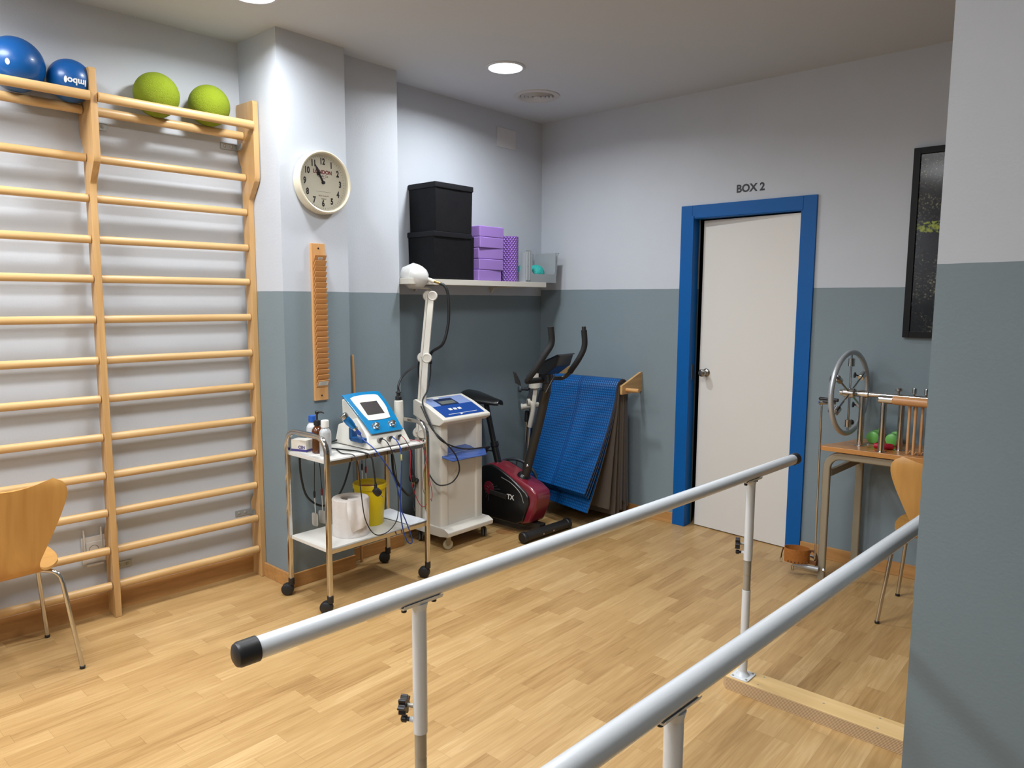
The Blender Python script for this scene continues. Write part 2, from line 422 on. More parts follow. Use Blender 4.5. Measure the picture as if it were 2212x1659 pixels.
# ceiling lamps and air outlet
M_trim = mat('lamp_trim_white', rgb(196, 200, 208), 0.35)
M_glow = glow('lamp_diffuser', (0.93, 0.96, 1.0, 1), 9.0)
def downlight(x, y, label, group=None, watts=LAMP_W, k=1.0):
    t = thing('ceiling_downlight', label, 'ceiling light', (x, y, CEIL), 0, group)
    G().lathe([(k*r, h) for r, h in [(0.112, 0.0), (0.112, -0.004), (0.107, -0.008), (0.096, -0.008), (0.093, -0.003), (0.093, 0.0)]], (0, 0, 0), Z, 40, False).build('trim_ring', M_trim, t)
    G().lathe([(k*0.094, -0.0015), (k*0.094, -0.003), (0.0, -0.0045)], (0, 0, 0), Z, 40).build('diffuser', M_glow, t)
    ld = bpy.data.lights.new('downlight_bulb', 'AREA'); ld.shape = 'DISK'; ld.size = 0.17*k; ld.energy = watts; ld.color = LAMP_COL
    ld.spread = radians(160)
    lo = bpy.data.objects.new('downlight_bulb', ld); COL.objects.link(lo); lo.parent = t; lo.location = (0, 0, -0.012)
downlight(*LAMPS_IN_VIEW[0], 'round white recessed ceiling light between the alcove and the air vent')
downlight(*LAMPS_IN_VIEW[1], 'round recessed ceiling light cut by the top edge above the pillar', None, LAMP_W*0.72)
for x, y in LAMPS_FILL: downlight(x, y, 'wide round fill light added in the unseen ceiling', 'fill lights added in the unseen ceiling', LAMP_W_FILL, 3.4)  # added out of view for fill, made wide to soften shadows

M_vent = mat('vent_white', rgb(190, 190, 192), 0.5)
vt = thing('air_vent', 'round white ceiling air vent with concentric rings near the corner', 'vent', (0.445, -0.60, CEIL))
G().lathe([(0.148, 0), (0.146, -0.006), (0.120, -0.010), (0.108, -0.004), (0.106, 0.0)], (0, 0, 0), Z, 48, False).build('outer_ring', M_vent, vt)
for r in (0.090, 0.066, 0.042):
    G().lathe([(r+0.012, -0.002), (r+0.010, -0.014), (r-0.006, -0.006), (r-0.008, -0.002)], (0, 0, 0), Z, 40, False).build('ring', M_vent, vt)
G().lathe([(0.022, -0.001), (0.022, -0.010), (0.016, -0.014), (0, -0.015)], (0, 0, 0), Z, 32).build('hub', M_vent, vt)
G().lathe([(0.106, -0.0008), (0, -0.0012)], (0, 0, 0), Z, 32).build('throat', mat('vent_throat', rgb(120, 118, 116), 0.7), vt)

cv = G().box(0.0, 0.006, -0.497, -0.303, 2.557, 2.690, 0.002).build('access_panel', mat('panel_paint', rgb(203, 202, 204), 0.5))
tag(cv, 'flat white access panel on the alcove wall near the ceiling', 'access panel')

# ================================================================== wall bars
M_beech = wood('beech', rgb(192, 152, 98), rgb(212, 176, 124), 'Y', 0.38, 0.8)
M_beechz = wood('beech_upright', rgb(180, 138, 86), rgb(202, 162, 108), 'Z', 0.38, 0.8)
M_zinc = mat('zinc_bracket', rgb(166, 168, 164), 0.4, metal=0.35)
SL = 0.05       # the frame follows the slightly skewed wall
wb = thing('wall_bars', 'two-bay beech wall bars fixed along the white wall by the corner', 'wall bars', (0, -2.35, 0), -math.atan(SL))
# local: x out of the wall, y along the wall (negative towards the camera), wall surface near x=-0.11
UP = [(-0.098, 0.0), (0.004, 0.0), (0.006, 1.96), (0.012, 2.0), (0.078, 2.085), (0.086, 2.11), (0.086, 2.465), (0.078, 2.478), (-0.093, 2.484), (-0.098, 2.478), (-0.098, 2.235), (-0.092, 2.215), (-0.062, 2.165), (-0.062, 0.45), (-0.098, 0.40)]
def upright(y, w=0.027):
    g = G().prism(UP, (0, y, 0), X, Z, w, 0.006, 2); return g.build('upright', M_beechz, wb)
for y in (0.015, -0.714, -1.46): upright(y, 0.029)
RZ = [0.152, 0.323, 0.505, 0.682, 0.861, 1.039, 1.216, 1.402, 1.584, 1.758, 1.938, 2.112]
OV = [(0.018*cos(a)*(1.0)-0.026, 0.0205*sin(a)) for a in [2*pi*i/16 for i in range(16)]]
OV = [(a, max(-0.0175, min(0.0175, b))) for a, b in OV]
for ya, yb in ((-0.017, -0.712), (-0.746, -1.458)):
    for z in RZ:
        G().prism(OV, (0.004, ya, z), X, Z, ya-yb, 0.0).build('rung', M_beech, wb)
    G().prism([(a*1.05+0.084, b*1.1) for a, b in OV], (0.028, ya, 2.356), X, Z, ya-yb).build('shelf_rail', M_beech, wb)
    G().prism([(a*1.05-0.034, b*1.1) for a, b in OV], (0.028, ya, 2.320), X, Z, ya-yb).build('shelf_rail', M_beech, wb)
def lbracket(y, z, yd):
    g = G().box(-0.104, -0.100, min(y, y+yd*0.085), max(y, y+yd*0.085), z-0.016, z+0.016, 0.0008)
    y2 = y; g.box(-0.104, -0.04, min(y2, y2+yd*0.003), max(y2, y2+yd*0.003), z-0.016, z+0.016, 0.0008)
    for k in (0.03, 0.065): g.lathe([(0.008, 0), (0.006, 0.003), (0, 0.004)], (-0.100, y+yd*k, z), X, 12)
    g.build('bracket', M_zinc, wb)
lbracket(-0.0145, 2.272, -1); lbracket(-0.0145, 0.345, -1)
lbracket(-0.7125, 2.272, 1); lbracket(-0.7125, 0.215, 1)

# balls on top of the bars
M_blueball = mat('blue_vinyl', rgb(6, 82, 150), 0.35, coat=0.1)
M_greenball = mat('green_rubber', rgb(134, 152, 10), 0.8, bump=0.8, bscale=260)
M_print = mat('white_print', rgb(225, 228, 232), 0.5)
def ball(name, c, r, m, label):
    o = G().sphere((0, 0, 0), r, 40, 24).build(name, m); o.location = c
    return tag(o, label, 'ball', 'balls on top of the wall bars')
ball('exercise_ball', (-0.026, -2.786, 2.434), 0.099, M_greenball, 'larger lime green textured ball on the wall bars')
ball('exercise_ball', (-0.015, -2.541, 2.432), 0.096, M_greenball, 'smaller lime green textured ball nearest the corner on the wall bars')
b2 = ball('exercise_ball', (-0.040, -3.140, 2.422), 0.0885, M_blueball, 'smaller smooth blue ball beside the middle upright of the wall bars')
b1 = ball('exercise_ball', (-0.050, -3.338, 2.446), 0.107, M_blueball, 'larger smooth blue ball cut by the left edge of the photo')
# printed logo, upside down, curved onto the ball
def on_ball(vs, c, r, d, up):
    d = Vector(d).normalized(); ex = Vector(up).cross(d).normalized(); ey = d.cross(ex); out = []
    for p in vs:
        a = p[0]/r; b = p[1]/r
        q = (d*cos(a)+ex*sin(a))*cos(b)+ey*sin(b); out.append(q*(r+0.0006+p[2]))
    return out
for bb, rr, txt in ((b2, 0.0885, 'imbo'),):
    vs, fs = text_geo(txt, 0.036, (0, 0, 0), (1, 0, 0), (0, 1, 0), 0.0002, bold=0.0012)
    vs = [(-p.x, -p.y, p.z) for p in vs]       # the ball lies upside down
    tocam = (CAM_POS-bb.location).normalized()
    d = (tocam*0.90+Vector(bb.matrix_basis.translation*0)+Vector((0.66, 0.70, 0))*0.36-Z*0.02)
    G().add(on_ball(vs, 0, rr, d, Z), fs).build('printed_logo', M_print, bb)
    sv = [(-0.043+0.006*cos(t), 0.002+0.014*sin(t), 0.0) for t in [2*pi*i/16 for i in range(16)]]
    G().add(on_ball(sv, 0, rr, d, Z), [list(range(16))]).build('printed_mark', M_print, bb)
tocam = (CAM_POS-b1.location).normalized(); d1 = tocam*0.9-Vector((0.747, 0.66, 0))*0.22
G().add(on_ball([(0.008*cos(2*pi*i/16), 0.012*sin(2*pi*i/16)+0.012, 0) for i in range(16)], 0, 0.107, d1, Z), [list(range(16))]).build('printed_mark', M_print, b1)

# wall socket low behind the bars
M_sock = mat('socket_plastic', rgb(205, 200, 192), 0.4)
so = thing('wall_socket', 'white double wall socket low behind the wall bars', 'socket', (-0.1455, -3.13, 0.33), -math.atan(0.05))
G().box(0, 0.012, -0.055, 0.10, -0.075, 0.055, 0.004).build('back_plate', M_sock, so)
for yy in (-0.005, 0.062):
    f = G().box(0.012, 0.017, yy-0.032, yy+0.032, -0.04, 0.03, 0.003).build('socket_face', M_sock, so)
    G().lathe([(0.021, 0.0), (0.021, 0.0055), (0.019, 0.0055), (0.018, 0.001), (0, 0.001)], (0.0125, yy, -0.006), X, 28).build('socket_well', mat('socket_well_grey', rgb(120, 114, 106), 0.5), f)
    h = G()
    for dy in (-0.0095, 0.0095): h.cyl((0.0128, yy+dy, -0.006), (0.0140, yy+dy, -0.006), 0.0026, n=10)
    h.build('contact_hole', M_black, f)
for yy in (-0.045, 0.028, 0.098): G().box(0.012, 0.024, yy-0.003, yy+0.003, -0.01, 0.095, 0.002).build('cover_arm', M_sock, so)
G().box(0.012, 0.03, -0.04, 0.03, -0.082, -0.074, 0.002).build('cover_flap', M_sock, so)

# ================================================================== trolley
M_chrome = mat('chrome', rgb(205, 202, 198), 0.12, metal=1.0)
M_tray = mat('white_laminate', rgb(214, 212, 206), 0.35, mottle=0.03, bscale=25)
M_tyre = mat('caster_black', rgb(28, 28, 30), 0.4)
tr = thing('trolley', 'two-shelf chrome trolley on black casters beside the pillar', 'trolley', (0.5, -2.08, 0))
CY0, CY1, CX0, CX1 = -2.385, -1.765, 0.335, 0.675
sq = [(0.0125*cos(a)**1, 0.0125*sin(a)) for a in [pi/8+2*pi*i/8 for i in range(8)]]
for cy in (CY0, CY1):
    r = 0.075; top = 0.852; pts = [(CX0, cy, 0.085), (CX0, cy, top-r)]
    pts += [(CX0+r-r*cos(a), cy, top-r+r*sin(a)) for a in [radians(15*i) for i in range(1, 7)]]
    pts += [(CX1-r+r*cos(a), cy, top-r+r*sin(a)) for a in [radians(90-15*i) for i in range(0, 7)]]
    pts += [(CX1, cy, 0.085)]
    GW(tr).tube(pts, 0.0125, prof=rrect(0.024, 0.024, 0.006, 3)).build('end_frame', M_chrome, tr)
for nm, z in (('top_shelf', 0.745), ('bottom_shelf', 0.315)):
    GW(tr).box(CX0+0.013, CX1-0.013, CY0+0.0, CY1, z-0.018, z, 0.002).build(nm, M_tray, tr)
    GW(tr).box(CX1-0.013, CX1-0.004, CY0+0.013, CY1-0.013, z-0.026, z-0.006, 0.001).build('shelf_rail', M_chrome, tr)
    GW(tr).box(CX0+0.004, CX0+0.013, CY0+0.013, CY1-0.013, z-0.026, z-0.006, 0.001).build('shelf_rail', M_chrome, tr)
for cx in (CX0, CX1):
    for cy in (CY0, CY1):
        a = 3.75 if cx > 0.5 else 3.95
        d = Vector((cos(a), sin(a), 0)); n = Vector((-d.y, d.x, 0)); c = Vector((cx, cy, 0.031))+d*0.02
        k = GW(tr)
        k.lathe([(0.0, -0.021), (0.020, -0.021), (0.029, -0.016), (0.031, -0.010), (0.031, -0.003), (0.028, -0.001)], c, n, 28)
        k.lathe([(0.028, 0.001), (0.031, 0.003), (0.031, 0.010), (0.029, 0.016), (0.020, 0.021), (0.0, 0.021)], c, n, 28)
        w = k.build('caster', M_tyre, tr)
        GW(tr).rod((cx, cy, 0.052), (cx, cy, 0.092), 0.0155, 0.003).build('caster_stem', M_tyre, w)

TS, BS = 0.745, 0.315
# ------------------------------------------------------------------ electrotherapy unit
M_shell = mat('white_abs', rgb(212, 208, 198), 0.4)
M_teal = mat('blue_gloss_panel', rgb(0, 114, 166), 0.14, coat=0.5)
M_lcd = mat('grey_lcd', rgb(62, 58, 58), 0.15, coat=0.5)
M_red = mat('red_wire', rgb(150, 30, 45), 0.5); M_bluewire = mat('blue_wire', rgb(28, 62, 140), 0.45)
M_rubber = mat('black_cable_rubber', rgb(22, 22, 24), 0.5)
cyc = -1.972
ph = thing('electrotherapy_unit', 'white tabletop electrotherapy unit with blue slanted panel on the trolley', 'therapy unit', (0.5, cyc, TS))
SIDE = [(0.33, TS), (0.625, TS), (0.622, TS+0.012), (0.598, TS+0.068), (0.398, TS+0.238), (0.362, TS+0.238), (0.338, TS+0.10)]
# housing: lower wedge plus the taller display block behind
def wedge(w0, w1, prof, g):
    """prof list of (x,z,halfwidth)"""
    vs = []; k = len(prof)
    for x, z, h in prof: vs.append((x, cyc-h, z))
    for x, z, h in prof: vs.append((x, cyc+h, z))
    fs = [list(range(k))[::-1], [k+i for i in range(k)]]+[[i, (i+1) % k, k+(i+1) % k, k+i] for i in range(k)]
    bm = bmesh.new(); bv = [bm.verts.new(v) for v in vs]
    for f in fs: bm.faces.new([bv[i] for i in f])
    bmesh.ops.recalc_face_normals(bm, faces=bm.faces[:])
    bmesh.ops.bevel(bm, geom=bm.edges[:], offset=0.006, segments=3, profile=0.5, affect='EDGES', clamp_overlap=True)
    g.bm(bm)
g = GW(ph)
wedge(0, 0, [(0.335, TS+0.004, 0.135), (0.63, TS+0.004, 0.135), (0.628, TS+0.016, 0.135), (0.598, TS+0.070, 0.122), (0.50, TS+0.150, 0.112), (0.345, TS+0.10, 0.118)], g)
wedge(0, 0, [(0.36, TS+0.04, 0.098), (0.585, TS+0.06, 0.098), (0.588, TS+0.072, 0.098), (0.40, TS+0.232, 0.112), (0.372, TS+0.234, 0.112)], g)
g.build('housing', M_shell, ph)
# panel frame of reference: origin bottom centre, e1 = +y, e2 = up the slope
P0 = Vector((0.604, cyc, TS+0.071)); P1 = Vector((0.392, cyc, TS+0.252)); e2 = (P1-P0); Lp = e2.length; e2.normalize(); e1 = Y.copy(); en = e1.cross(e2)
if en.z < 0: en = -en
def onp(a, b, h=0.0): return P0+e1*a+e2*b+en*h
def panel(poly, h, th, bev=0.0015): return GW(ph).prism(poly, onp(0, 0, h), e1, e2, th, bev)
def bez(p0, p1, p2, k=8): return [((1-t)**2*p0[0]+2*t*(1-t)*p1[0]+t*t*p2[0], (1-t)**2*p0[1]+2*t*(1-t)*p1[1]+t*t*p2[1]) for t in [i/k for i in range(k+1)]]
sgn = 1 if e1.cross(e2).dot(en) > 0 else -1
pp = [(-0.103, 0.0)]+[(0.103, 0.0)]+bez((0.104, 0.03), (0.122, 0.15), (0.112, Lp-0.01))+bez((0.106, Lp), (0.0, Lp+0.014), (-0.112, Lp))+bez((-0.128, Lp), (-0.105, 0.12), (-0.104, 0.03))
panel(pp, 0.004, 0.006*sgn).build('face_panel', M_teal, ph)
bz = bez((-0.070, 0.088), (0.0, 0.078), (0.070, 0.088))+bez((0.088, 0.16), (0.092, 0.20), (0.084, Lp-0.03))+bez((0.07, Lp-0.022), (0.0, Lp-0.012), (-0.07, Lp-0.022))+bez((-0.094, Lp-0.03), (-0.09, 0.19), (-0.078, 0.12))
be = panel(bz, 0.0095, 0.004*sgn).build('display_bezel', M_shell, ph)
panel([(-0.058, 0.120), (0.052, 0.120), (0.052, 0.210), (-0.058, 0.210)], 0.0132, 0.0012*sgn, 0.0003).build('screen', M_lcd, be)
for a in (-0.052, 0.052):
    GW(ph).lathe([(0.022, 0.0), (0.022, 0.004), (0.018, 0.006), (0.016, 0.018), (0.012, 0.022), (0.0, 0.023)], onp(a, 0.042, 0.010), en, 28).build('control_knob', M_chrome, ph)
# sockets with plugged leads along the lower front
fn = Vector((0.055, 0, 0.030)).normalized()
M_jack = mat('grey_jack', rgb(120, 116, 112), 0.4)
fpl = Vector((0.616, 0, TS+0.040))
for yy, nm in ((-0.062, 'jack_socket'), (0.0, 'jack_socket'), (0.058, 'jack_socket')):
    GW(ph).lathe([(0.013, 0), (0.013, 0.005), (0.009, 0.006), (0.008, 0.012), (0, 0.013)], fpl+Y*(cyc+yy), fn, 20).build(nm, M_jack, ph)
    GW(ph).lathe([(0.0075, 0.011), (0.0075, 0.022), (0.004, 0.034), (0, 0.035)], fpl+Y*(cyc+yy), fn, 16).build('plug', M_rubber, ph)
def lead(parent, name, pts, r, m, k=8): return GW(parent).tube(pts, r, n=8, smooth=k).build(name, m, parent, angle=60)
j = [fpl+Y*(cyc+yy)+fn*0.03 for yy in (-0.062, 0.0, 0.058)]
lead(ph, 'black_lead', [j[0], (0.668, cyc-0.05, TS+0.035), (0.695, cyc-0.035, TS-0.03), (0.700, cyc-0.02, 0.60), (0.702, -1.985, 0.45), (0.700, -2.0, 0.37), (0.694, -2.06, 0.325), (0.692, -2.13, 0.335), (0.694, -2.185, 0.42), (0.698, -2.21, 0.55), (0.697, -2.225, 0.70), (0.672, -2.232, TS+0.004), (0.60, -2.245, TS+0.004), (0.50, -2.21, TS+0.004)], 0.0026, M_rubber)
bl = lead(ph, 'blue_lead', [j[1], (0.676, cyc+0.006, TS+0.035), (0.70, cyc+0.012, TS-0.02), (0.704, -1.965, 0.60), (0.706, -1.975, 0.45), (0.708, -1.965, 0.34), (0.708, -1.935, 0.255), (0.708, -1.905, 0.235), (0.708, -1.905, 0.27), (0.707, -1.94, 0.36), (0.706, -1.965, 0.42), (0.706, -1.985, 0.52), (0.702, -2.02, 0.62), (0.697, -2.08, 0.71), (0.664, -2.108, TS+0.02), (0.60, -2.120, TS+0.055), (0.583, -2.124, TS+0.078)], 0.0032, M_bluewire)
GW(ph).cyl((0.7012, cyc+0.0125, TS-0.030), (0.7022, cyc+0.012, TS-0.062), 0.0042, n=10).build('cable_marker', mat('yellow_marker', rgb(205, 188, 60), 0.5), bl)
lead(ph, 'red_lead', [j[2], (0.662, cyc+0.072, TS+0.03), (0.69, cyc+0.082, TS-0.03), (0.698, -1.90, 0.60), (0.700, -1.875, 0.50), (0.70, -1.84, 0.43), (0.69, -1.80, 0.405), (0.67, -1.735, 0.43)], 0.002, M_red)
lead(ph, 'grey_lead', [(0.667, cyc+0.068, TS+0.031), (0.694, cyc+0.086, TS-0.03), (0.699, -1.875, 0.62), (0.698, -1.885, 0.50), (0.690, -1.875, 0.44), (0.66, -1.84, 0.385)], 0.0018, M_rubber)
lead(ph, 'red_lead', [(0.47, -1.835, TS+0.03), (0.56, -1.81, TS+0.006), (0.645, -1.79, TS+0.004), (0.684, -1.785, TS-0.06), (0.693, -1.77, 0.58), (0.692, -1.745, 0.47), (0.68, -1.74, 0.42)], 0.0018, M_red)
lead(ph, 'pink_lead', [(0.47, -1.835, TS+0.036), (0.57, -1.80, TS+0.007), (0.655, -1.778, TS+0.003), (0.686, -1.776, TS-0.07), (0.69, -1.80, 0.60), (0.67, -1.79, 0.50), (0.64, -1.745, 0.44)], 0.0016, mat('pale_red_wire', rgb(150, 90, 86), 0.5))
# power cord with a euro plug dangling over the front
pc = lead(ph, 'power_cord', [(0.352, -2.02, TS+0.03), (0.36, -2.15, TS+0.012), (0.44, -2.22, TS+0.008), (0.54, -2.195, TS+0.007), (0.64, -2.165, TS+0.006), (0.686, -2.140, TS-0.015), (0.695, -2.130, 0.66), (0.696, -2.122, 0.585)], 0.0042, M_rubber)
d = Vector((0.25, 0.62, -0.72)).normalized(); q = Vector((0.696, -2.121, 0.556))
gg = GW(ph).lathe([(0.0055, 0), (0.008, 0.006), (0.0085, 0.035), (0.012, 0.046)], (0.696, -2.122, 0.592), (0.0, 0.0, -1), 14)
gg.lathe([(0.004, -0.014), (0.015, -0.010), (0.0185, 0.0), (0.0185, 0.022), (0.016, 0.028), (0.0, 0.029)], q, d, 20); pl = gg.build('plug', M_rubber, pc)
u, w, dd = G().frame(d)
for s_ in (-1, 1): GW(ph).cyl(q+d*0.028+u*0.0095*s_, q+d*0.047+u*0.0095*s_, 0.0024, n=8).build('plug_pin', M_chrome, pc)
# probe holder on the unit's left side, and the blue probe in it
M_holder = mat('holder_blue', rgb(20, 70, 120), 0.4)
GW(ph).box(0.50, 0.60, cyc-0.158, cyc-0.12, TS+0.035, TS+0.06, 0.006).box(0.49, 0.52, cyc-0.158, cyc-0.118, TS+0.04, TS+0.11, 0.008).build('probe_holder', M_holder, ph)
M_metalblue = mat('metallic_blue', rgb(30, 120, 190), 0.22, metal=0.65, coat=0.3)
hp0 = Vector((0.583, -2.124, TS+0.078)); hp1 = Vector((0.535, -2.197, TS+0.186)); hd = (hp1-hp0).normalized()
hp = thing('ultrasound_probe', 'metallic blue hand probe leaning in the holder left of the blue panel', 'probe', tuple(hp0))
GW(hp).lathe([(0.006, 0.0), (0.009, 0.004), (0.0095, 0.03), (0.011, 0.034)], hp0, hd, 20).build('strain_relief', M_bluewire, hp)
GW(hp).lathe([(0.011, 0.033), (0.0115, 0.036), (0.0115, 0.046), (0.012, 0.047)], hp0, hd, 20).build('collar', M_chrome, hp)
GW(hp).lathe([(0.012, 0.046), (0.0165, 0.062), (0.0195, 0.085), (0.019, 0.104), (0.017, 0.112)], hp0, hd, 24).build('grip', M_metalblue, hp)
GW(hp).lathe([(0.017, 0.111), (0.021, 0.114), (0.022, 0.130), (0.019, 0.136), (0.0, 0.1365)], hp0, hd, 28).build('metal_head', M_chrome, hp)

# ------------------------------------------------------------------ things standing on the trolley
M_pet = mat('clear_plastic', rgb(225, 228, 230), 0.18, trans=0.55); M_amber = mat('amber_plastic', rgb(92, 46, 14), 0.12, coat=0.5, trans=0.15)
M_whiteplas = mat('translucent_white_plastic', rgb(206, 210, 214), 0.35, trans=0.15); M_bluecap = mat('blue_cap', rgb(26, 82, 165), 0.4)
M_whitecap = mat('white_cap', rgb(218, 218, 214), 0.4)
def bottle(name, x, y, r, h, neck, m, label, ribs=False):
    t = thing(name, label, 'bottle', (x, y, TS))
    G().lathe([(r*0.9, 0), (r, 0.005), (r, h*0.74), (r*0.94, h*0.80), (r*0.72, h*0.87), (neck, h*0.92), (neck, h)], (0, 0, 0), Z, 32).build('bottle_body', m, t); return t
t = bottle('plastic_bottle', 0.372, -2.262, 0.030, 0.145, 0.014, M_whiteplas, 'white plastic bottle with a ribbed blue cap at the trolley corner')
G().lathe([(0.019, 0.138), (0.0195, 0.142), (0.0185, 0.168), (0.016, 0.170), (0, 0.170)], (0, 0, 0), Z, 24).build('cap', M_bluecap, t)
t = bottle('pump_bottle', 0.480, -2.305, 0.0275, 0.145, 0.013, M_amber, 'amber pump bottle with black pump between two pale bottles')
p_ = G().lathe([(0.0165, 0.138), (0.017, 0.145), (0.0165, 0.160), (0.008, 0.163), (0.0045, 0.166), (0.0045, 0.192), (0.009, 0.194), (0.010, 0.205), (0.006, 0.209), (0, 0.209)], (0, 0, 0), Z, 24)
p_.tube([(0, 0, 0.201), (0.012, 0.016, 0.203), (0.020, 0.028, 0.197)], [0.006, 0.0045, 0.004], 10).build('pump', M_black, t)
t = bottle('clear_bottle', 0.566, -2.318, 0.028, 0.150, 0.014, M_pet, 'clear plastic bottle with a white cap in front of the pump bottle')
G().lathe([(0.0185, 0.140), (0.019, 0.144), (0.019, 0.170), (0.017, 0.174), (0, 0.174)], (0, 0, 0), Z, 24).build('cap', M_whitecap, t)
M_carton = mat('carton_white', rgb(208, 202, 190), 0.6); M_violet = mat('violet_print', rgb(62, 56, 120), 0.5)
t = thing('small_carton', 'small white carton with a violet band under the trolley handle', 'box', (0.395, -2.338, TS), radians(20))
G().box(-0.045, 0.045, -0.028, 0.028, 0.0, 0.062, 0.0015).build('carton_body', M_carton, t)
G().box(-0.0455, 0.0455, -0.0285, 0.0285, 0.004, 0.016, 0.0004).build('violet_band', M_violet, t)
G().add(*text_geo('CEN', 0.020, (0.018, -0.0286, 0.026), (1, 0, 0), (0, 0, 1), 0.0002, 0.0006)).build('lettering', M_violet, t)

# probe hand piece with cable, standing behind the unit
hx_, hy_ = 0.478, -1.790
t = thing('hand_probe', 'white upright hand probe with black cable behind the unit with the blue panel', 'probe', (hx_, hy_, TS))
G().lathe([(0.022, 0), (0.024, 0.006), (0.026, 0.06), (0.025, 0.18), (0.024, 0.206), (0.018, 0.210)], (0, 0, 0), Z, 28).build('probe_body', M_shell, t)
G().lathe([(0.017, 0.208), (0.018, 0.212), (0.017, 0.230), (0.011, 0.234), (0.011, 0.248), (0.016, 0.250), (0.016, 0.254), (0.008, 0.258), (0.006, 0.266), (0, 0.266)], (0, 0, 0), Z, 24).build('connector', M_black, t)
lead(t, 'cable', [(hx_, hy_, TS+0.26), (0.472, -1.785, TS+0.29), (0.445, -1.74, TS+0.325), (0.37, -1.64, TS+0.345), (0.26, -1.50, TS+0.352), (0.215, -1.44, TS+0.352)], 0.0062, M_rubber)

# paper roll, sharps bin and paper on the lower shelf
M_paper = mat('tissue_paper', rgb(214, 208, 203), 0.85, bump=0.25, bscale=40)
t = thing('paper_roll', 'fat white tissue roll with a loose end on the lower trolley shelf', 'paper roll', (0.545, -2.165, BS))
G().lathe([(0.046, 0.004), (0.046, 0.184), (0.050, 0.189), (0.075, 0.192), (0.089, 0.189), (0.0925, 0.183), (0.0915, 0.09), (0.092, 0.01), (0.089, 0.0), (0.046, 0.0)], (0, 0, 0), Z, 48, False).build('roll', M_paper, t)
G().lathe([(0.0465, 0.0), (0.0465, 0.170), (0.043, 0.170), (0.043, 0.0)], (0, 0, 0), Z, 32, False).build('core', mat('cardboard', rgb(150, 130, 108), 0.8), t)
def flap(u, v):
    a = radians(-48+64*u+14*v*(1-u)); r = 0.0965+0.026*sin(v*2.4)*(0.35+0.9*abs(u-0.45))+0.004*sin(u*9+v*3)
    h = 0.192-0.155*v*(1-0.18*u)
    if v < 0.12: r = 0.055+(r-0.055)*v/0.12; h = 0.1955
    return (r*cos(a), r*sin(a), h)
G().grid(flap, 14, 18, 0.0008).build('loose_end', M_paper, t, angle=70)
M_yel = mat('yellow_plastic', rgb(216, 190, 8), 0.38); M_rust = mat('rust_red_lid', rgb(150, 68, 14), 0.5)
t = thing('sharps_bin', 'yellow tapered plastic bin behind the paper roll on the trolley', 'bin', (0.475, -1.99, BS))
G().lathe([(0.066, 0), (0.068, 0.004), (0.083, 0.195), (0.089, 0.197), (0.090, 0.216), (0.086, 0.222), (0.084, 0.216), (0.080, 0.204)], (0, 0, 0), Z, 40).build('bin_body', M_yel, t)
G().lathe([(0.080, 0.204), (0.070, 0.208), (0.0, 0.209)], (0, 0, 0), Z, 36, False).build('lid', M_yel, t)
G().prism([(0.055*cos(a), 0.024*sin(a)) for a in [2*pi*i/28 for i in range(28)]], (0.02, -0.035, 0.2085), (0.8, 0.6, 0), (-0.6, 0.8, 0), 0.004, 0.001).build('lid_opening', M_rust, t)
def pp_(u, v):
    x = 0.37+0.30*u; y = -1.90+0.125*v+0.02*u; return (x, y, BS+0.003+0.010*max(0, sin(u*3.0+v*2))*(0.3+0.7*v))
sh = G().grid(pp_, 14, 8, 0.0012).build('paper_sheet', mat('white_paper', rgb(216, 220, 226), 0.7), angle=70)
tag(sh, 'creased white paper sheet on the right end of the lower trolley shelf', 'paper')

# electrode leads and cords hanging behind the trolley
def hang(name, pts, r, m, label, cat, tipcol, pad=True, rot=0.0):
    t = thing(name, label, cat, pts[0])
    GW(t).tube(pts, r, 8, smooth=8).build('wire', m, t, angle=60)
    e = Vector(pts[-1]); 
    GW(t).lathe([(0.003, 0), (0.0055, -0.006), (0.0055, -0.030), (0.003, -0.038)], e+Z*0.002, Z, 12).build('connector', tipcol, t)
    GW(t).tube([e-Z*0.036, e-Z*0.07+X*0.002, e-Z*0.125+X*0.004], 0.0026, 8, smooth=4).build('pigtail', M_whitecap, t, angle=60)
    if pad:
        q = e-Z*0.15+X*0.005
        GW(t).prism(rrect(0.05, 0.07, 0.012, 4), q-Y*0.002, Vector((cos(rot), sin(rot)*0.2, 0.0)).normalized(), Z, 0.004, 0.0015).build('electrode_pad', mat('pad_grey', rgb(176, 170, 160), 0.6), t)
    return t
ax = 0.315
hang('electrode_lead', [(0.33, -2.23, TS+0.003), (0.318, -2.22, TS-0.03), (0.317, -2.222, 0.62), (0.316, -2.225, 0.505)], 0.002, M_rubber, 'black tipped electrode lead with white pad hanging behind the trolley', 'electrode lead', M_rubber, True, 0.3)
hang('electrode_lead', [(0.336, -2.20, TS+0.003), (0.322, -2.20, TS-0.03), (0.32, -2.19, 0.62), (0.318, -2.182, 0.51)], 0.002, M_rubber, 'red tipped electrode lead with white pad hanging behind the trolley', 'electrode lead', mat('red_tip', rgb(140, 30, 36), 0.5), True, 0.9)
hang('electrode_lead', [(0.33, -1.93, TS+0.003), (0.32, -1.93, TS-0.03), (0.322, -1.925, 0.66), (0.322, -1.925, 0.60)], 0.002, M_rubber, 'black tipped electrode lead hanging straight above the yellow bin', 'electrode lead', M_rubber, False)
hang('electrode_lead', [(0.332, -1.905, TS+0.003), (0.322, -1.905, TS-0.03), (0.322, -1.90, 0.64), (0.322, -1.90, 0.58)], 0.002, M_red, 'red electrode lead hanging straight above the yellow bin', 'electrode lead', mat('red_tip', rgb(140, 30, 36), 0.5), False)
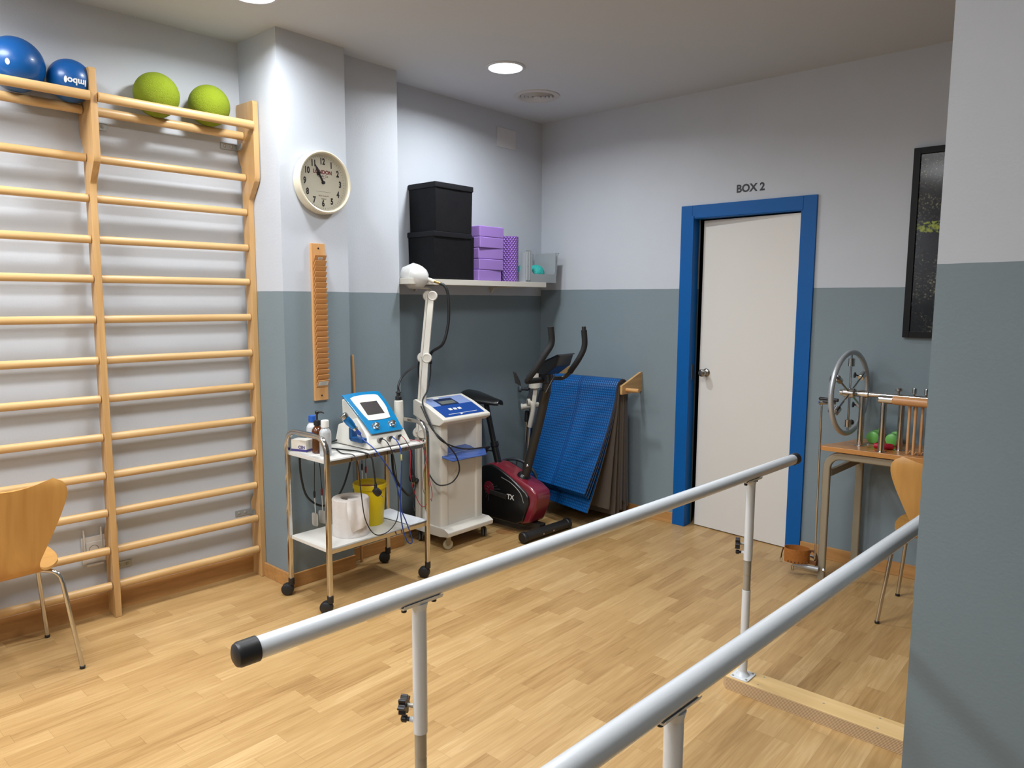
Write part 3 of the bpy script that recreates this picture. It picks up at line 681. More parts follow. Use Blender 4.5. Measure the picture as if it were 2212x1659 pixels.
ck = GW(None).tube([(0.345, -2.30, TS+0.006), (0.318, -2.305, TS-0.02), (0.314, -2.30, 0.60), (0.314, -2.265, 0.48), (0.314, -2.17, 0.415), (0.314, -2.07, 0.46), (0.316, -2.01, 0.58), (0.318, -1.985, 0.70), (0.345, -1.985, TS+0.006)], 0.0055, 8, smooth=8).build('black_cable', M_rubber, angle=60)
tag(ck, 'thick black cable hanging in a loop behind the left half of the trolley', 'cable')

# ------------------------------------------------------------------ wall clock and card rack on the pillar
PX = 0.2584
M_ivory = mat('ivory_enamel', rgb(214, 206, 184), 0.3, coat=0.3); M_dial = mat('dial_cream', rgb(196, 190, 172), 0.6)
M_ink = mat('clock_ink', rgb(28, 24, 24), 0.5); M_inkred = mat('clock_ink_red', rgb(110, 36, 36), 0.5)
cy_, cz_ = -2.106, 2.088
ck = thing('wall_clock', 'round cream wall clock with LONDON on its dial on the pillar', 'clock', (PX, cy_, cz_))
ck.rotation_euler = (0, 0, 0)
G().lathe([(0.150, 0.0), (0.158, 0.006), (0.158, 0.040), (0.155, 0.050), (0.149, 0.053), (0.143, 0.050), (0.140, 0.034), (0.138, 0.020)], (0.0005, 0, 0), X, 72, False).build('case', M_ivory, ck)
G().lathe([(0.141, 0.020), (0, 0.0201)], (0, 0, 0), X, 64, False).build('dial', M_dial, ck)
def clk(txt, size, y, z, m, nm, bold=0.0, sq=1.0):
    return G().add(*text_geo(txt, size, (0.0203, y, z), (0, 1, 0), (0, 0, 1), 0.0002, bold, sq)).build(nm, m, ck)
for h in range(1, 13):
    a = radians(30*h); clk(str(h), 0.043, 0.104*sin(a), 0.104*cos(a), M_ink, 'numeral', 0.0019, 0.72)
g = G()
for k in range(60):
    a = radians(6*k); d = Vector((0, sin(a), cos(a))); n = Vector((0, cos(a), -sin(a))); l = 0.006 if k % 5 else 0.008; w = 0.0008
    p = Vector((0.0206, 0, 0))+d*0.131; g.add([p-n*w, p+n*w, p+n*w-d*l, p-n*w-d*l], [[0, 1, 2, 3]])
g.build('minute_track', M_ink, ck)
clk('LONDON', 0.026, 0.0, 0.052, M_inkred, 'lettering', 0.0012, 0.95); clk('Clock Co.', 0.016, 0.002, 0.033, M_ink, 'lettering', 0.0002); clk('LONDON', 0.006, 0.002, 0.021, M_inkred, 'lettering')
clk('HIGH QUALITY', 0.009, 0.004, -0.066, M_inkred, 'lettering'); clk('England', 0.009, 0.004, -0.080, M_ink, 'lettering')
G().box(0.0203, 0.0207, -0.042, 0.046, -0.0455, -0.0445).build('dial_line', M_ink, ck)
def hand(nm, ang, L, w, tail, x, spade):
    a = radians(ang); d = (sin(a), cos(a)); n = (cos(a), -sin(a))
    pr = [(-tail, w), (L*0.55, w*0.7), (L*0.62, w*spade), (L*0.72, w*spade*0.9), (L*0.82, w*0.8), (L, 0.0003)]
    poly = [(d[0]*t+n[0]*ww, d[1]*t+n[1]*ww) for t, ww in pr]+[(d[0]*t-n[0]*ww, d[1]*t-n[1]*ww) for t, ww in pr[::-1]]
    return G().prism(poly, (x, 0, 0), Y, Z, 0.0012).build(nm, M_ink, ck)
hand('hour_hand', -32, 0.075, 0.0048, 0.004, 0.026, 2.6); hand('minute_hand', -29, 0.108, 0.0032, 0.004, 0.030, 2.0)
G().lathe([(0.008, 0.021), (0.008, 0.034), (0.0, 0.035)], (0, 0, 0), X, 20).build('hand_hub', M_ink, ck)
M_glass = mat('clock_glass', (1, 1, 1, 1), 0.02, trans=1.0)
M_glass.node_tree.nodes['Principled BSDF'].inputs['IOR'].default_value = 1.18
G().lathe([(0.144, 0.044), (0.10, 0.0475), (0.05, 0.049), (0.0, 0.0495), ], (0, 0, 0), X, 64, False).build('glass', M_glass, ck)

M_rackw = wood('rack_beech', rgb(190, 138, 84), rgb(212, 162, 106), 'Z', 0.45, 0.8); M_slot = wood('slot_beech', rgb(186, 132, 78), rgb(208, 156, 98), 'Y', 0.45, 0.8)
yc = -2.1365
cr = thing('card_rack', 'tall narrow wooden card rack with many slots under the clock', 'card rack', (PX, yc, 0.97))
G().box(0.0, 0.016, -0.040, 0.040, 0.0, 0.812, 0.002).build('back_board', M_rackw, cr)
NS = 24
for k in range(NS):
    z = 0.075+k*(0.690-0.045)/(NS-1)+0.0
    G().prism([(0.0165, -0.004), (0.020, -0.004), (0.040, 0.032), (0.036, 0.033)], (0, 0.034, z), X, Z, 0.068).build('card_slot', M_slot, cr)
for z in (0.025, 0.787): G().lathe([(0.005, 0), (0.004, 0.002), (0, 0.0025)], (0.016, 0, z), X, 12).build('screw', M_black, cr)
sl = Vector((0.020, 0, 0.036)).normalized()
for k, w, h in ((0, 0.058, 0.024), (NS-1, 0.026, 0.014)):
    z = 0.075+k*(0.690-0.045)/(NS-1); p = Vector((0.030, 0, z+0.016))
    lb = G().prism(rrect(w, h, 0.001, 1), p+Vector((0.0015, 0, -0.001)), Y, sl, 0.0006).build('paper_label', M_whitecap, cr)
    g = G()
    for q in range(3): g.prism(rrect(w*0.7, 0.0012, 0.0003, 1, 0, h*0.25*(q-1)), p+Vector((0.0022, 0, -0.0012)), Y, sl, 0.0003)
    g.build('print', M_jack, lb)
# thin stick leaning against the step of the wall
st = G().rod((0.218, -1.862, 0.0), (0.182, -1.872, 1.19), 0.0075, 0.002, 12).build('wooden_stick', M_rackw)
tag(st, 'thin wooden stick leaning on the wall behind the trolley', 'stick')

# ================================================================== therapy tower with jointed arm
M_cream = mat('cream_enamel', rgb(216, 211, 201), 0.4, coat=0.05)
M_lampw = mat('lamp_head_white', rgb(205, 205, 203), 0.3, coat=0.2)
M_panelb = mat('panel_blue', rgb(22, 66, 140), 0.35); M_panell = mat('panel_pale_blue', rgb(128, 146, 190), 0.4)
M_wheelgrey = mat('wheel_grey', rgb(92, 92, 92), 0.5); M_wheelcream = mat('wheel_cream', rgb(176, 164, 134), 0.5)
tw = thing('therapy_tower', 'cream wheeled therapy tower with blue control panel and jointed lamp arm', 'therapy unit', (0.32, -1.23, 0))
BY0, BY1 = -1.425, -1.035
g = GW(tw).prism([(0.14, 0.078), (0.40, 0.078), (0.475, 0.090), (0.478, 0.118), (0.44, 0.136), (0.14, 0.136)], (0, BY1+0.0, 0), X, Z, BY1-BY0, 0.005)
g.build('base', M_cream, tw)
for cx, cy, m in ((0.425, -1.395, M_wheelcream), (0.425, -1.065, M_wheelgrey), (0.19, -1.39, M_wheelgrey), (0.19, -1.07, M_wheelgrey)):
    n = Vector((0.94, -0.34, 0)) if m is M_wheelcream else Vector((0.55, 0.83, 0))
    d = Vector((-n.y, n.x, 0)); c = Vector((cx, cy, 0.031))+d*0.012
    k = GW(tw)
    if m is M_wheelcream:
        k.lathe([(0.012, -0.009), (0.028, -0.009), (0.031, -0.006), (0.031, 0.006), (0.028, 0.009), (0.012, 0.009)], c, n, 28)
    else:
        for h in (-0.013, 0.004): k.lathe([(0.0, h), (0.028, h), (0.031, h+0.003), (0.031, h+0.007), (0.028, h+0.010), (0.0, h+0.010)], c, n, 28)
    w = k.build('caster', m, tw)
    f = GW(tw); u = d
    for h in (-0.0125, 0.0105) if m is M_wheelcream else (-0.0015,):
        f.prism([(-0.010, -0.002), (0.010, -0.002), (0.016, 0.047), (-0.016, 0.047)], c+n*h-Z*0.0, d, Z, 0.002)
    f.cyl(c-n*0.013, c+n*0.013, 0.004, n=10)
    f.build('caster_fork', M_steel if m is M_wheelcream else M_tyre, w)
BX0, BX1, by0, by1, bz1 = 0.235, 0.405, -1.415, -1.052, 0.775
# body: rounded side columns with the front face set back between them
out = rrect(BX1-BX0, by1-by0, 0.03, 5, (BX0+BX1)/2, (by0+by1)/2)
nb = 0.012
GW(tw).prism([(BX0, by0), (BX1-0.02, by0), (BX1-0.006, by0+0.006), (BX1, by0+0.02), (BX1, by0+0.052), (BX1-0.004, by0+0.060), (BX1-nb, by0+0.064), (BX1-nb, by1-0.064), (BX1-0.004, by1-0.060), (BX1, by1-0.052), (BX1, by1-0.02), (BX1-0.006, by1-0.006), (BX1-0.02, by1), (BX0, by1)], (0, 0, 0.136), X, Y, 0.44).build('cabinet', M_cream, tw, angle=40)
# deep open bay above the tray
g = GW(tw).prism([(BX0, by0), (BX1-0.02, by0), (BX1-0.006, by0+0.006), (BX1, by0+0.02), (BX1, by0+0.052), (BX1-0.004, by0+0.060), (BX1-0.05, by0+0.066), (BX1-0.075, by0+0.085), (BX1-0.075, by1-0.085), (BX1-0.05, by1-0.066), (BX1-0.004, by1-0.060), (BX1, by1-0.052), (BX1, by1-0.02), (BX1-0.006, by1-0.006), (BX1-0.02, by1), (BX0, by1)], (0, 0, 0.576), X, Y, bz1-0.576)
g.build('bay', M_cream, tw, angle=40)
# embossed mark
em = GW(tw)
def em_line(p):
    return GW(tw).tube([(BX1-nb+0.0006, y, z) for y, z in p], 0.0016, 6, smooth=6).build('embossed_mark', M_cream, tw)
em_line([(-1.335, 0.385), (-1.325, 0.40), (-1.318, 0.425), (-1.305, 0.448), (-1.28, 0.462), (-1.272, 0.480)])
em_line([(-1.305, 0.392), (-1.302, 0.418), (-1.288, 0.428), (-1.278, 0.420), (-1.274, 0.445)])
em_line([(-1.302, 0.392), (-1.275, 0.402), (-1.25, 0.412)])
# tray
M_trayb = mat('blue_acrylic', rgb(70, 98, 164), 0.25, trans=0.1, coat=0.2)
tz = 0.592
GW(tw).prism([(0, by0+0.062), (0.09, by0+0.004), (0.150, by0+0.035), (0.158, by1-0.045), (0.095, by1+0.004), (0, by1-0.062)], (BX1-0.078, 0, tz), V(0.945, 0, -0.327), Y, 0.006, 0.001).build('tray', M_trayb, tw)
# head with sloping control panel
s0 = Vector((0.445, 0, 0.792)); s1 = Vector((0.185, 0, 0.896))
HY0, HY1 = -1.43, -1.030
g = GW(tw).prism([(0.175, 0.80), (0.175, 0.890), (0.190, 0.897), (0.30, 0.862), (0.445, 0.798), (0.447, 0.780), (0.41, 0.757), (0.30, 0.757)], (0, HY1, 0), X, Z, HY1-HY0, 0.005)
g.build('control_head', M_cream, tw)
pe2 = Vector((0.305-0.435, 0, 0.860-0.8025)); pe2.normalize()
def seg_panel(nm, a0, a1, y0, y1, m, par, h=0.001, th=0.0012):
    """strip on the sloping top, a = share of the way from front to back (two facets)"""
    def pt(a):
        if a < 0.56: return Vector((0.440, 0, 0.8002)).lerp(Vector((0.30, 0, 0.862)), a/0.56)
        return Vector((0.30, 0, 0.862)).lerp(Vector((0.195, 0, 0.8955)), (a-0.56)/0.44)
    aa = sorted(set([a0, a1]+([0.56] if a0 < 0.56 < a1 else [])))
    g = GW(tw); up = Vector((0.38, 0, 0.92))
    lo = []; hi = []
    for a in aa:
        p = pt(a)
        lo += [p+up*(h-0.002)+Y*y0, p+up*(h-0.002)+Y*y1]; hi += [p+up*(h+th)+Y*y0, p+up*(h+th)+Y*y1]
    k = len(aa); fs = []
    for i in range(k-1): fs += [[2*k+2*i, 2*k+2*i+1, 2*k+2*i+3, 2*k+2*i+2], [2*i, 2*i+2, 2*i+3, 2*i+1], [2*i, 2*i+2, 2*k+2*i+2, 2*k+2*i], [2*i+1, 2*k+2*i+1, 2*k+2*i+3, 2*i+3]]
    fs += [[0, 1, 2*k+1, 2*k], [2*k-2, 4*k-2, 4*k-1, 2*k-1]]
    g.add(lo+hi, fs); return g.build(nm, m, par)
pf = seg_panel('panel_front', 0.05, 0.50, HY0+0.035, HY1-0.035, M_panelb, tw)
pb = seg_panel('panel_back', 0.50, 0.93, HY0+0.035, HY1-0.035, M_panell, tw)
sc_ = seg_panel('display_surround', 0.50, 0.84, HY0+0.105, HY1-0.145, mat('panel_navy', rgb(30, 42, 74), 0.3), tw, 0.0022)
seg_panel('display', 0.54, 0.70, HY0+0.12, HY1-0.16, mat('display_grey', rgb(104, 108, 104), 0.2), sc_, 0.0036)
seg_panel('maker_mark', 0.85, 0.91, HY0+0.12, HY0+0.165, M_whitecap, pb, 0.0024, 0.0006)
for k in range(3): seg_panel('button', 0.28, 0.36, HY0+0.125+0.038*k, HY0+0.150+0.038*k, M_whitecap, pf, 0.0022, 0.0015)
seg_panel('printed_line', 0.128, 0.142, HY0+0.08, HY1-0.08, M_whitecap, pf, 0.0024, 0.0004)
seg_panel('button', 0.08, 0.12, HY0+0.17, HY0+0.185, M_whitecap, pf, 0.0022, 0.0012)
# arm
AX = 0.20
q0 = Vector((AX, -1.372, 0.136)); q1 = Vector((AX, -1.392, 0.690)); q2 = Vector((AX, -1.350, 1.147)); q3 = Vector((AX, -1.300, 1.520))
vw = Vector((0.66, -0.75, 0)); sd = Vector((0.75, 0.66, 0))
GW(tw).box(AX-0.02, AX+0.018, -1.425, -1.340, 0.136, 0.70, 0.004).build('post', M_cream, tw)
def arm(a, b, nm):
    d = (b-a); 
    g = GW(tw); L = d.length; dn = d.normalized(); w = sd-dn*sd.dot(dn); w.normalize(); v = dn.cross(w)
    g.prism([(-0.026, 0), (-0.012, 0), (-0.012, L), (-0.026, L)], a-v*0.012, w, dn, 0.024, 0.002)
    g.prism([(-0.010, 0), (0.026, 0), (0.026, L), (-0.010, L)], a-v*0.016, w, dn, 0.032, 0.004)
    return g.build(nm, M_cream, tw)
arm(q1, q2, 'lower_arm'); arm(q2, q3, 'upper_arm')
for q, nm in ((q1, 'joint'), (q2, 'joint'), (q3, 'joint')):
    j_ = GW(tw).rod(q-vw*0.035-sd*0.012, q+vw*0.028-sd*0.012, 0.034, 0.005, 28).build(nm, M_cream, tw)
    GW(tw).lathe([(0.027, 0), (0.030, 0.004), (0.030, 0.020), (0.027, 0.025), (0.022, 0.0255), (0.021, 0.0225), (0, 0.0225)], q+vw*0.030+sd*0.016, vw, 28).build('joint_knob', M_cream, j_)
# lamp head
hc = Vector((0.2, -1.424, 1.634)); hd_ = (Vector((-0.735, -0.645, 0.19))).normalized()
hb = hc-hd_*0.080
hd2 = GW(tw).lathe([(0.012, 0.0), (0.030, 0.004), (0.052, 0.020), (0.068, 0.048), (0.0755, 0.078), (0.0765, 0.100)], hb, hd_, 40, False).build('lamp_head', M_lampw, tw)
GW(tw).lathe([(0.0775, 0.098), (0.0775, 0.103), (0.074, 0.110), (0.040, 0.160), (0.034, 0.163), (0.0, 0.164)], hb, hd_, 40, False).build('emitter_cap', M_lampw, hd2)
GW(tw).tube([q3+Z*0.0, q3+Z*0.04-sd*0.004, hc-Z*0.06-hd_*0.012], 0.008, 10, smooth=4).build('swivel', M_cream, tw)
GW(tw).tube([hb+hd_*0.01, hb-hd_*0.02-Z*0.004, hb-hd_*0.035-Z*0.008], 0.012, 12).build('connector_boss', M_cream, hd2)
M_brass = mat('brass_connector', rgb(176, 150, 96), 0.25, metal=1.0)
e0 = hb-hd_*0.035-Z*0.006; e1_ = e0+sd*0.038-Z*0.012
GW(tw).rod(e0-sd*0.006+Z*0.003, e1_, 0.0085, 0.002).build('connector', M_brass, hd2)
lead(tw, 'lamp_cable', [e1_-sd*0.004, e1_+sd*0.022-Z*0.012, e1_+sd*0.042-Z*0.05, e1_+sd*0.050-Z*0.14, e1_+sd*0.044-Z*0.25, e1_+sd*0.012-Z*0.36, q2+sd*0.040-vw*0.0+Z*0.03, q2+sd*0.034-Z*0.04], 0.0088, M_rubber)
lead(tw, 'side_cable', [q2+vw*0.03+sd*0.0, q2-sd*0.034+vw*0.02-Z*0.02, q2-sd*0.042-Z*0.10, q2-sd*0.036-Z*0.24, (0.19, -1.40, 0.86)], 0.0042, M_rubber)
mc = [q2+sd*0.034-Z*0.03, q2+sd*0.032+vw*0.02-Z*0.12, (0.255, -1.385, 0.95), (0.275, -1.44, 0.89), (0.33, -1.446, 0.80), (0.42, -1.445, 0.69), (0.455, -1.36, 0.632), (0.475, -1.26, 0.604), (0.487, -1.14, 0.597), (0.46, -1.05, 0.586), (0.42, -1.03, 0.562)]
lead(tw, 'long_cable', mc, 0.0045, M_rubber)
lead(tw, 'loop_cable', [(0.25, -1.43, 0.86), (0.36, -1.445, 0.74), (0.448, -1.42, 0.665), (0.476, -1.36, 0.58), (0.49, -1.345, 0.49), (0.465, -1.38, 0.42), (0.42, -1.44, 0.405), (0.36, -1.45, 0.44), (0.31, -1.45, 0.52), (0.28, -1.44, 0.66)], 0.0042, M_rubber)
pc = lead(tw, 'power_cord', [(0.20, -1.43, 0.64), (0.205, -1.47, 0.60), (0.208, -1.475, 0.52), (0.208, -1.475, 0.478)], 0.0048, M_rubber)
gg = GW(tw).lathe([(0.006, 0.0), (0.009, 0.006), (0.009, 0.036), (0.014, 0.046), (0.019, 0.056), (0.020, 0.078), (0.016, 0.086), (0, 0.087)], (0.208, -1.475, 0.482), (0.02, 0.10, -1), 18); gg.build('plug', M_rubber, pc)
for s_ in (-1, 1): GW(tw).cyl((0.210+0.009*s_, -1.467, 0.397), (0.2105+0.009*s_, -1.464, 0.378), 0.0024, n=8).build('plug_pin', M_chrome, pc)
# mains cable swooping from the trolley side into the socket on the post
sw = GW(None).tube([(0.36, -1.86, TS+0.005), (0.345, -1.80, TS+0.004), (0.34, -1.735, TS-0.03), (0.335, -1.725, 0.62), (0.33, -1.71, 0.51), (0.315, -1.66, 0.43), (0.27, -1.56, 0.345), (0.245, -1.50, 0.33), (0.222, -1.465, 0.362), (0.212, -1.447, 0.395)], 0.0075, 8, smooth=8)
sw.lathe([(0.011, 0), (0.014, 0.006), (0.014, 0.026), (0.010, 0.032)], (0.214, -1.455, 0.386), (-0.1, 0.75, 0.55), 16)
tag(sw.build('mains_cable', M_rubber, angle=60), 'thick black mains cable swooping from the trolley into the tower post', 'cable')

# round cap in the floor
fd = G().lathe([(0.0, 0), (0.0, 0)], (0, 0, 0)) if False else G().lathe([(0.062, 0.0), (0.062, 0.0012), (0.058, 0.0018), (0.0, 0.0018)], (0.457, -0.898, 0.0), Z, 48).build('floor_cap', wood('cap_oak', rgb(140, 98, 56), rgb(166, 122, 74), 'Y', 0.5))
tag(fd, 'small round wooden cap let into the floor before the exercise bike', 'floor cap')

# ================================================================== exercise bike
M_maroon = mat('maroon_plastic', rgb(118, 30, 44), 0.22, coat=0.35)
M_bkblack = mat('bike_black', rgb(18, 18, 19), 0.3, coat=0.15); M_bkmatt = mat('bike_matt_black', rgb(38, 36, 34), 0.42)
M_grip = mat('foam_grip', rgb(24, 24, 26), 0.75); M_silver = mat('silver_print', rgb(150, 148, 146), 0.35, metal=0.6)
bk = thing('exercise_bike', 'maroon and black exercise bike in the alcove behind the tower', 'exercise bike', (0.35, -0.74, 0))
by = -0.745
HP = [(0.05, 0.075), (0.53, 0.065), (0.592, 0.085), (0.640, 0.19), (0.652, 0.255), (0.640, 0.292), (0.585, 0.325), (0.43, 0.378), (0.30, 0.420), (0.245, 0.424), (0.20, 0.410), (0.15, 0.355), (0.07, 0.20)]
GW(bk).prism(HP, (0, by+0.075, 0), X, Z, 0.15, 0.022, 4).build('housing', M_maroon, bk, angle=50)
SP = [(0.055, 0.060), (0.490, 0.062), (0.545, 0.090), (0.592, 0.215), (0.590, 0.255), (0.565, 0.285), (0.440, 0.358), (0.32, 0.408), (0.265, 0.420), (0.195, 0.405), (0.135, 0.352), (0.055, 0.20), (0.030, 0.12)]
for s_, nm in ((-1, 'side_cover'), (1, 'side_cover')):
    y0 = by+s_*0.062
    c_ = GW(bk).prism(SP, (0, max(y0, y0+s_*0.028), 0), X, Z, 0.028, 0.010, 3).build(nm, M_bkblack, bk, angle=50)
    if s_ < 0:
        yf = y0-0.0282
        def arc(pts, r, m): return GW(bk).tube([(x, yf, z) for x, z in pts], r, 6, smooth=6).build('silver_stripe', m, c_)
        arc([(0.36, 0.352), (0.45, 0.325), (0.525, 0.275), (0.555, 0.215)], 0.0032, M_silver)
        arc([(0.05, 0.20), (0.09, 0.13), (0.135, 0.075)], 0.003, M_silver)
        GW(bk).lathe([(0.045, 0), (0.043, 0.002), (0.0, 0.002)], (0.250, yf+0.001, 0.262), (0, -1, 0), 28).build('crank_cover', M_maroon, c_)
        GW(bk).add(*text_geo('TX', 0.046, (0.442, yf-0.0006, 0.232), (1, 0, 0), (0, 0, 1), 0.0004, 0.001)).build('lettering', M_whitecap, c_)
        GW(bk).prism([(-0.02, -0.012), (0.125, -0.017), (0.130, 0.017), (-0.02, 0.018)], (0.29, yf-0.006, 0.238), V(1, 0, -0.05), V(0.05, 0, 1), 0.012, 0.005).build('crank', M_bkmatt, bk)
        pdl = GW(bk).box(0.36, 0.44, yf-0.115, yf-0.02, 0.222, 0.242, 0.006).build('pedal', M_bkblack, bk) if False else None
        gg = GW(bk)
        for k in range(9):
            a = 0.7+k*0.42; gg.tube([(0.27+0.03*cos(a), yf-0.001, 0.24+0.03*sin(a)), (0.29+0.075*cos(a), yf-0.001, 0.225+0.075*sin(a)*0.9)], 0.002, 5)
        gg.build('grey_graphic', mat('dull_grey_print', rgb(66, 66, 68), 0.5), c_)
# feet
GW(bk).rod((0.650, -0.955, 0.038), (0.672, -0.520, 0.038), 0.030, 0.003).build('front_foot', M_bkmatt, bk)
fdir = Vector((0.022, 0.435, 0)).normalized()
GW(bk).rod(Vector((0.650, -0.955, 0.038))-fdir*0.006, Vector((0.650, -0.955, 0.038))+fdir*0.03, 0.0345, 0.006, 28).build('foot_cap', M_black, bk)
GW(bk).rod(Vector((0.672, -0.520, 0.038))-fdir*0.03, Vector((0.672, -0.520, 0.038))+fdir*0.006, 0.0345, 0.006, 28).build('foot_cap', M_black, bk)
for t_ in (0.38, 0.60): GW(bk).sphere(Vector((0.650, -0.955, 0.033)).lerp(Vector((0.672, -0.520, 0.033)), t_)+Vector((0.029, 0, 0)), 0.006, 12, 8, (0.5, 1, 1)).build('bolt', M_chrome, bk)
GW(bk).rod((0.060, -0.955, 0.038), (0.060, -0.535, 0.038), 0.030, 0.003).build('rear_foot', M_bkmatt, bk)
GW(bk).box(0.05, 0.64, by-0.03, by+0.03, 0.045, 0.078, 0.004).build('chassis', M_bkmatt, bk)
# seat
GW(bk).tube([(0.255, by, 0.405), (0.215, by, 0.530)], 0.0235, 20).build('seat_tube', M_bkblack, bk)
GW(bk).tube([(0.218, by, 0.52), (0.140, by, 0.80)], 0.0185, 20).build('seat_post', M_bkblack, bk)
GW(bk).rod((0.222, by, 0.520), (0.212, by, 0.555), 0.028, 0.004).build('seat_collar', M_bkblack, bk)
kn = GW(bk).cyl((0.215, by-0.02, 0.495), (0.172, by-0.035, 0.497), 0.006, n=10).lathe([(0.010, 0), (0.020, 0.005), (0.020, 0.016), (0.012, 0.022), (0, 0.022)], (0.18, by-0.032, 0.497), (-0.95, -0.3, 0), 18).build('adjuster_knob', M_black, bk)
def seat(u, v):
    # u along length (-0.03 rear .. 0.27 nose), v across
    x = -0.035+0.305*u; w = 0.105*(1-u)**0.55*(0.35+0.65*(1-u**2.2))+0.026
    if u < 0.1: w *= 0.72+2.8*u
    a = (v-0.5)*pi*1.18
    y = by+w*sin(a); z = 0.822+0.052*cos(a)*(1-0.45*u)+0.012*(1-u)**2-0.010*u*u
    return (x, y, z)
GW(bk).grid(seat, 22, 16, 0.022).build('saddle', M_bkblack, bk, angle=60)
# mast and handlebars
GW(bk).tube([(0.485, by, 0.345), (0.52, by, 0.46), (0.60, by, 0.72), (0.655, by, 0.93), (0.672, by, 1.09)], 0.029, 24, smooth=5).build('mast', M_bkmatt, bk)
GW(bk).lathe([(0.046, 0), (0.040, 0.014), (0.031, 0.022)], (0.478, by, 0.362), (0.3, 0, 0.95), 24).build('mast_collar', M_bkblack, bk)
GW(bk).tube([(0.628, by, 0.862), (0.652, by, 0.94)], 0.037, 24).build('clamp_collar', M_bkblack, bk)
GW(bk).sphere((0.533, by-0.030, 0.445), 0.010, 14, 8).build('bolt', M_chrome, bk)
hb_ = 1.008
bar = [(0.80, -0.885, 1.335), (0.80, -0.878, 1.245), (0.778, -0.915, 1.175), (0.735, -0.945, 1.09), (0.685, -0.955, 1.03), (0.660, -0.92, 1.006), (0.655, -0.85, hb_), (0.655, by, hb_), (0.655, -0.66, hb_), (0.675, -0.605, 1.008), (0.715, -0.580, 1.045), (0.775, -0.560, 1.14), (0.800, -0.545, 1.215), (0.800, -0.555, 1.335)]
GW(bk).tube(bar, 0.0135, 16, smooth=6).build('handlebar', M_bkmatt, bk)
GW(bk).tube([(0.80, -0.8855, 1.343), (0.80, -0.878, 1.245), (0.778, -0.915, 1.175), (0.735, -0.945, 1.09), (0.692, -0.955, 1.036)], 0.0195, 16, smooth=8).build('grip', M_grip, bk)
GW(bk).tube([(0.80, -0.5525, 1.313), (0.800, -0.545, 1.215), (0.775, -0.560, 1.14), (0.715, -0.580, 1.045)], 0.0185, 16, smooth=8).build('grip', M_grip, bk)
GW(bk).tube([(0.668, -0.945, 1.012), (0.655, -0.85, hb_), (0.655, by-0.03, hb_)], 0.018, 16, smooth=6).build('foam_sleeve', M_grip, bk)
GW(bk).box(0.625, 0.69, by-0.045, by+0.035, 0.985, 1.055, 0.012).build('bar_clamp', M_bkblack, bk)
GW(bk).prism([(0, 0), (0.05, 0.012), (0.072, 0.085), (0.045, 0.075), (0.01, 0.03)], (0.655, -0.985, 0.985), V(-0.65, -0.3, 0.1), Z, 0.012, 0.003).build('lever', M_bkblack, bk)
# console with display tilted back
co = GW(bk).prism([(0.60, 1.085), (0.80, 1.175), (0.815, 1.168), (0.79, 1.10), (0.70, 1.04), (0.62, 1.05)], (0, by+0.07, 0), X, Z, 0.14, 0.008).build('console', M_bkblack, bk)
GW(bk).prism([(-0.085, 0.0), (0.085, 0.0), (0.085, 0.155), (-0.085, 0.155)], (0.665, by+0.01, 1.118), Y, V(0.89, 0, 0.37), 0.006, 0.002).build('display', mat('dark_navy_gloss', rgb(14, 20, 34), 0.08, coat=0.5), co)
lead(bk, 'sensor_wire', [(0.69, by-0.01, 1.03), (0.72, by+0.02, 1.06), (0.70, by-0.02, 0.98), (0.685, by-0.04, 0.93)], 0.002, M_jack)

bk.location.x += 0.048; bk.location.y -= 0.052
# crutches and a spoked wheel leaning behind the bike
M_cgrey = mat('crutch_grey', rgb(190, 184, 172), 0.5); M_alu = mat('crutch_aluminium', rgb(196, 196, 196), 0.3, metal=1.0); M_cdark = mat('crutch_dark', rgb(50, 54, 60), 0.5)
cA = thing('forearm_crutch', 'aluminium forearm crutch with pale grip leaning behind the bike mast', 'crutch', (0.13, -0.33, 0))
GW(cA).tube([(0.118, -0.345, 0.012), (0.150, -0.33, 0.66)], 0.011, 14).build('tube', M_alu, cA)
GW(cA).rod((0.148, -0.332, 0.62), (0.152, -0.330, 0.70), 0.016, 0.003).build('collar', M_black, cA)
GW(cA).rod((0.262, -0.27, 0.752), (0.133, -0.37, 0.730), 0.0205, 0.004).build('hand_grip', M_cgrey, cA)
GW(cA).lathe([(0.024, 0), (0.024, 0.012), (0.015, 0.0125), (0.0, 0.0125)], (0.140, -0.364, 0.731), (-0.79, -0.61, -0.1), 24).build('grip_end', M_cgrey, cA)
GW(cA).lathe([(0.014, 0), (0, 0.001)], (0.1300, -0.3725, 0.7296), (-0.79, -0.61, -0.1), 24).build('end_plug', mat('tan_plug', rgb(150, 106, 56), 0.5), cA)
GW(cA).prism([(-0.02, -0.02), (0.02, 0.0), (0.035, 0.10), (0.05, 0.21), (0.02, 0.215), (0.0, 0.12), (-0.03, 0.04)], (0.165, -0.30, 0.76), V(0.8, 0.6, 0), Z, 0.012, 0.004).build('back_stem', M_cdark, cA)
def cuff(cx, cy, cz, r, h, m, par, a0, a1):
    def fn(u, v):
        a = radians(a0+(a1-a0)*u); return (cx+r*cos(a), cy+r*sin(a), cz+h*(v-0.5)*(0.6+0.4*sin(u*pi)))
    return GW(par).grid(fn, 20, 6, 0.006).build('arm_cuff', m, par, angle=60)
cuff(0.20, -0.265, 0.99, 0.040, 0.075, M_cdark, cA, 140, 420)
GW(cA).rod((0.115, -0.346, 0.0), (0.119, -0.3445, 0.035), 0.019, 0.005).build('rubber_foot', M_black, cA)
cB = thing('forearm_crutch', 'second forearm crutch with red grip plug and pale cuff behind the bike mast', 'crutch', (0.20, -0.40, 0))
GW(cB).tube([(0.205, -0.44, 0.012), (0.240, -0.40, 0.62)], 0.011, 14).build('tube', M_alu, cB)
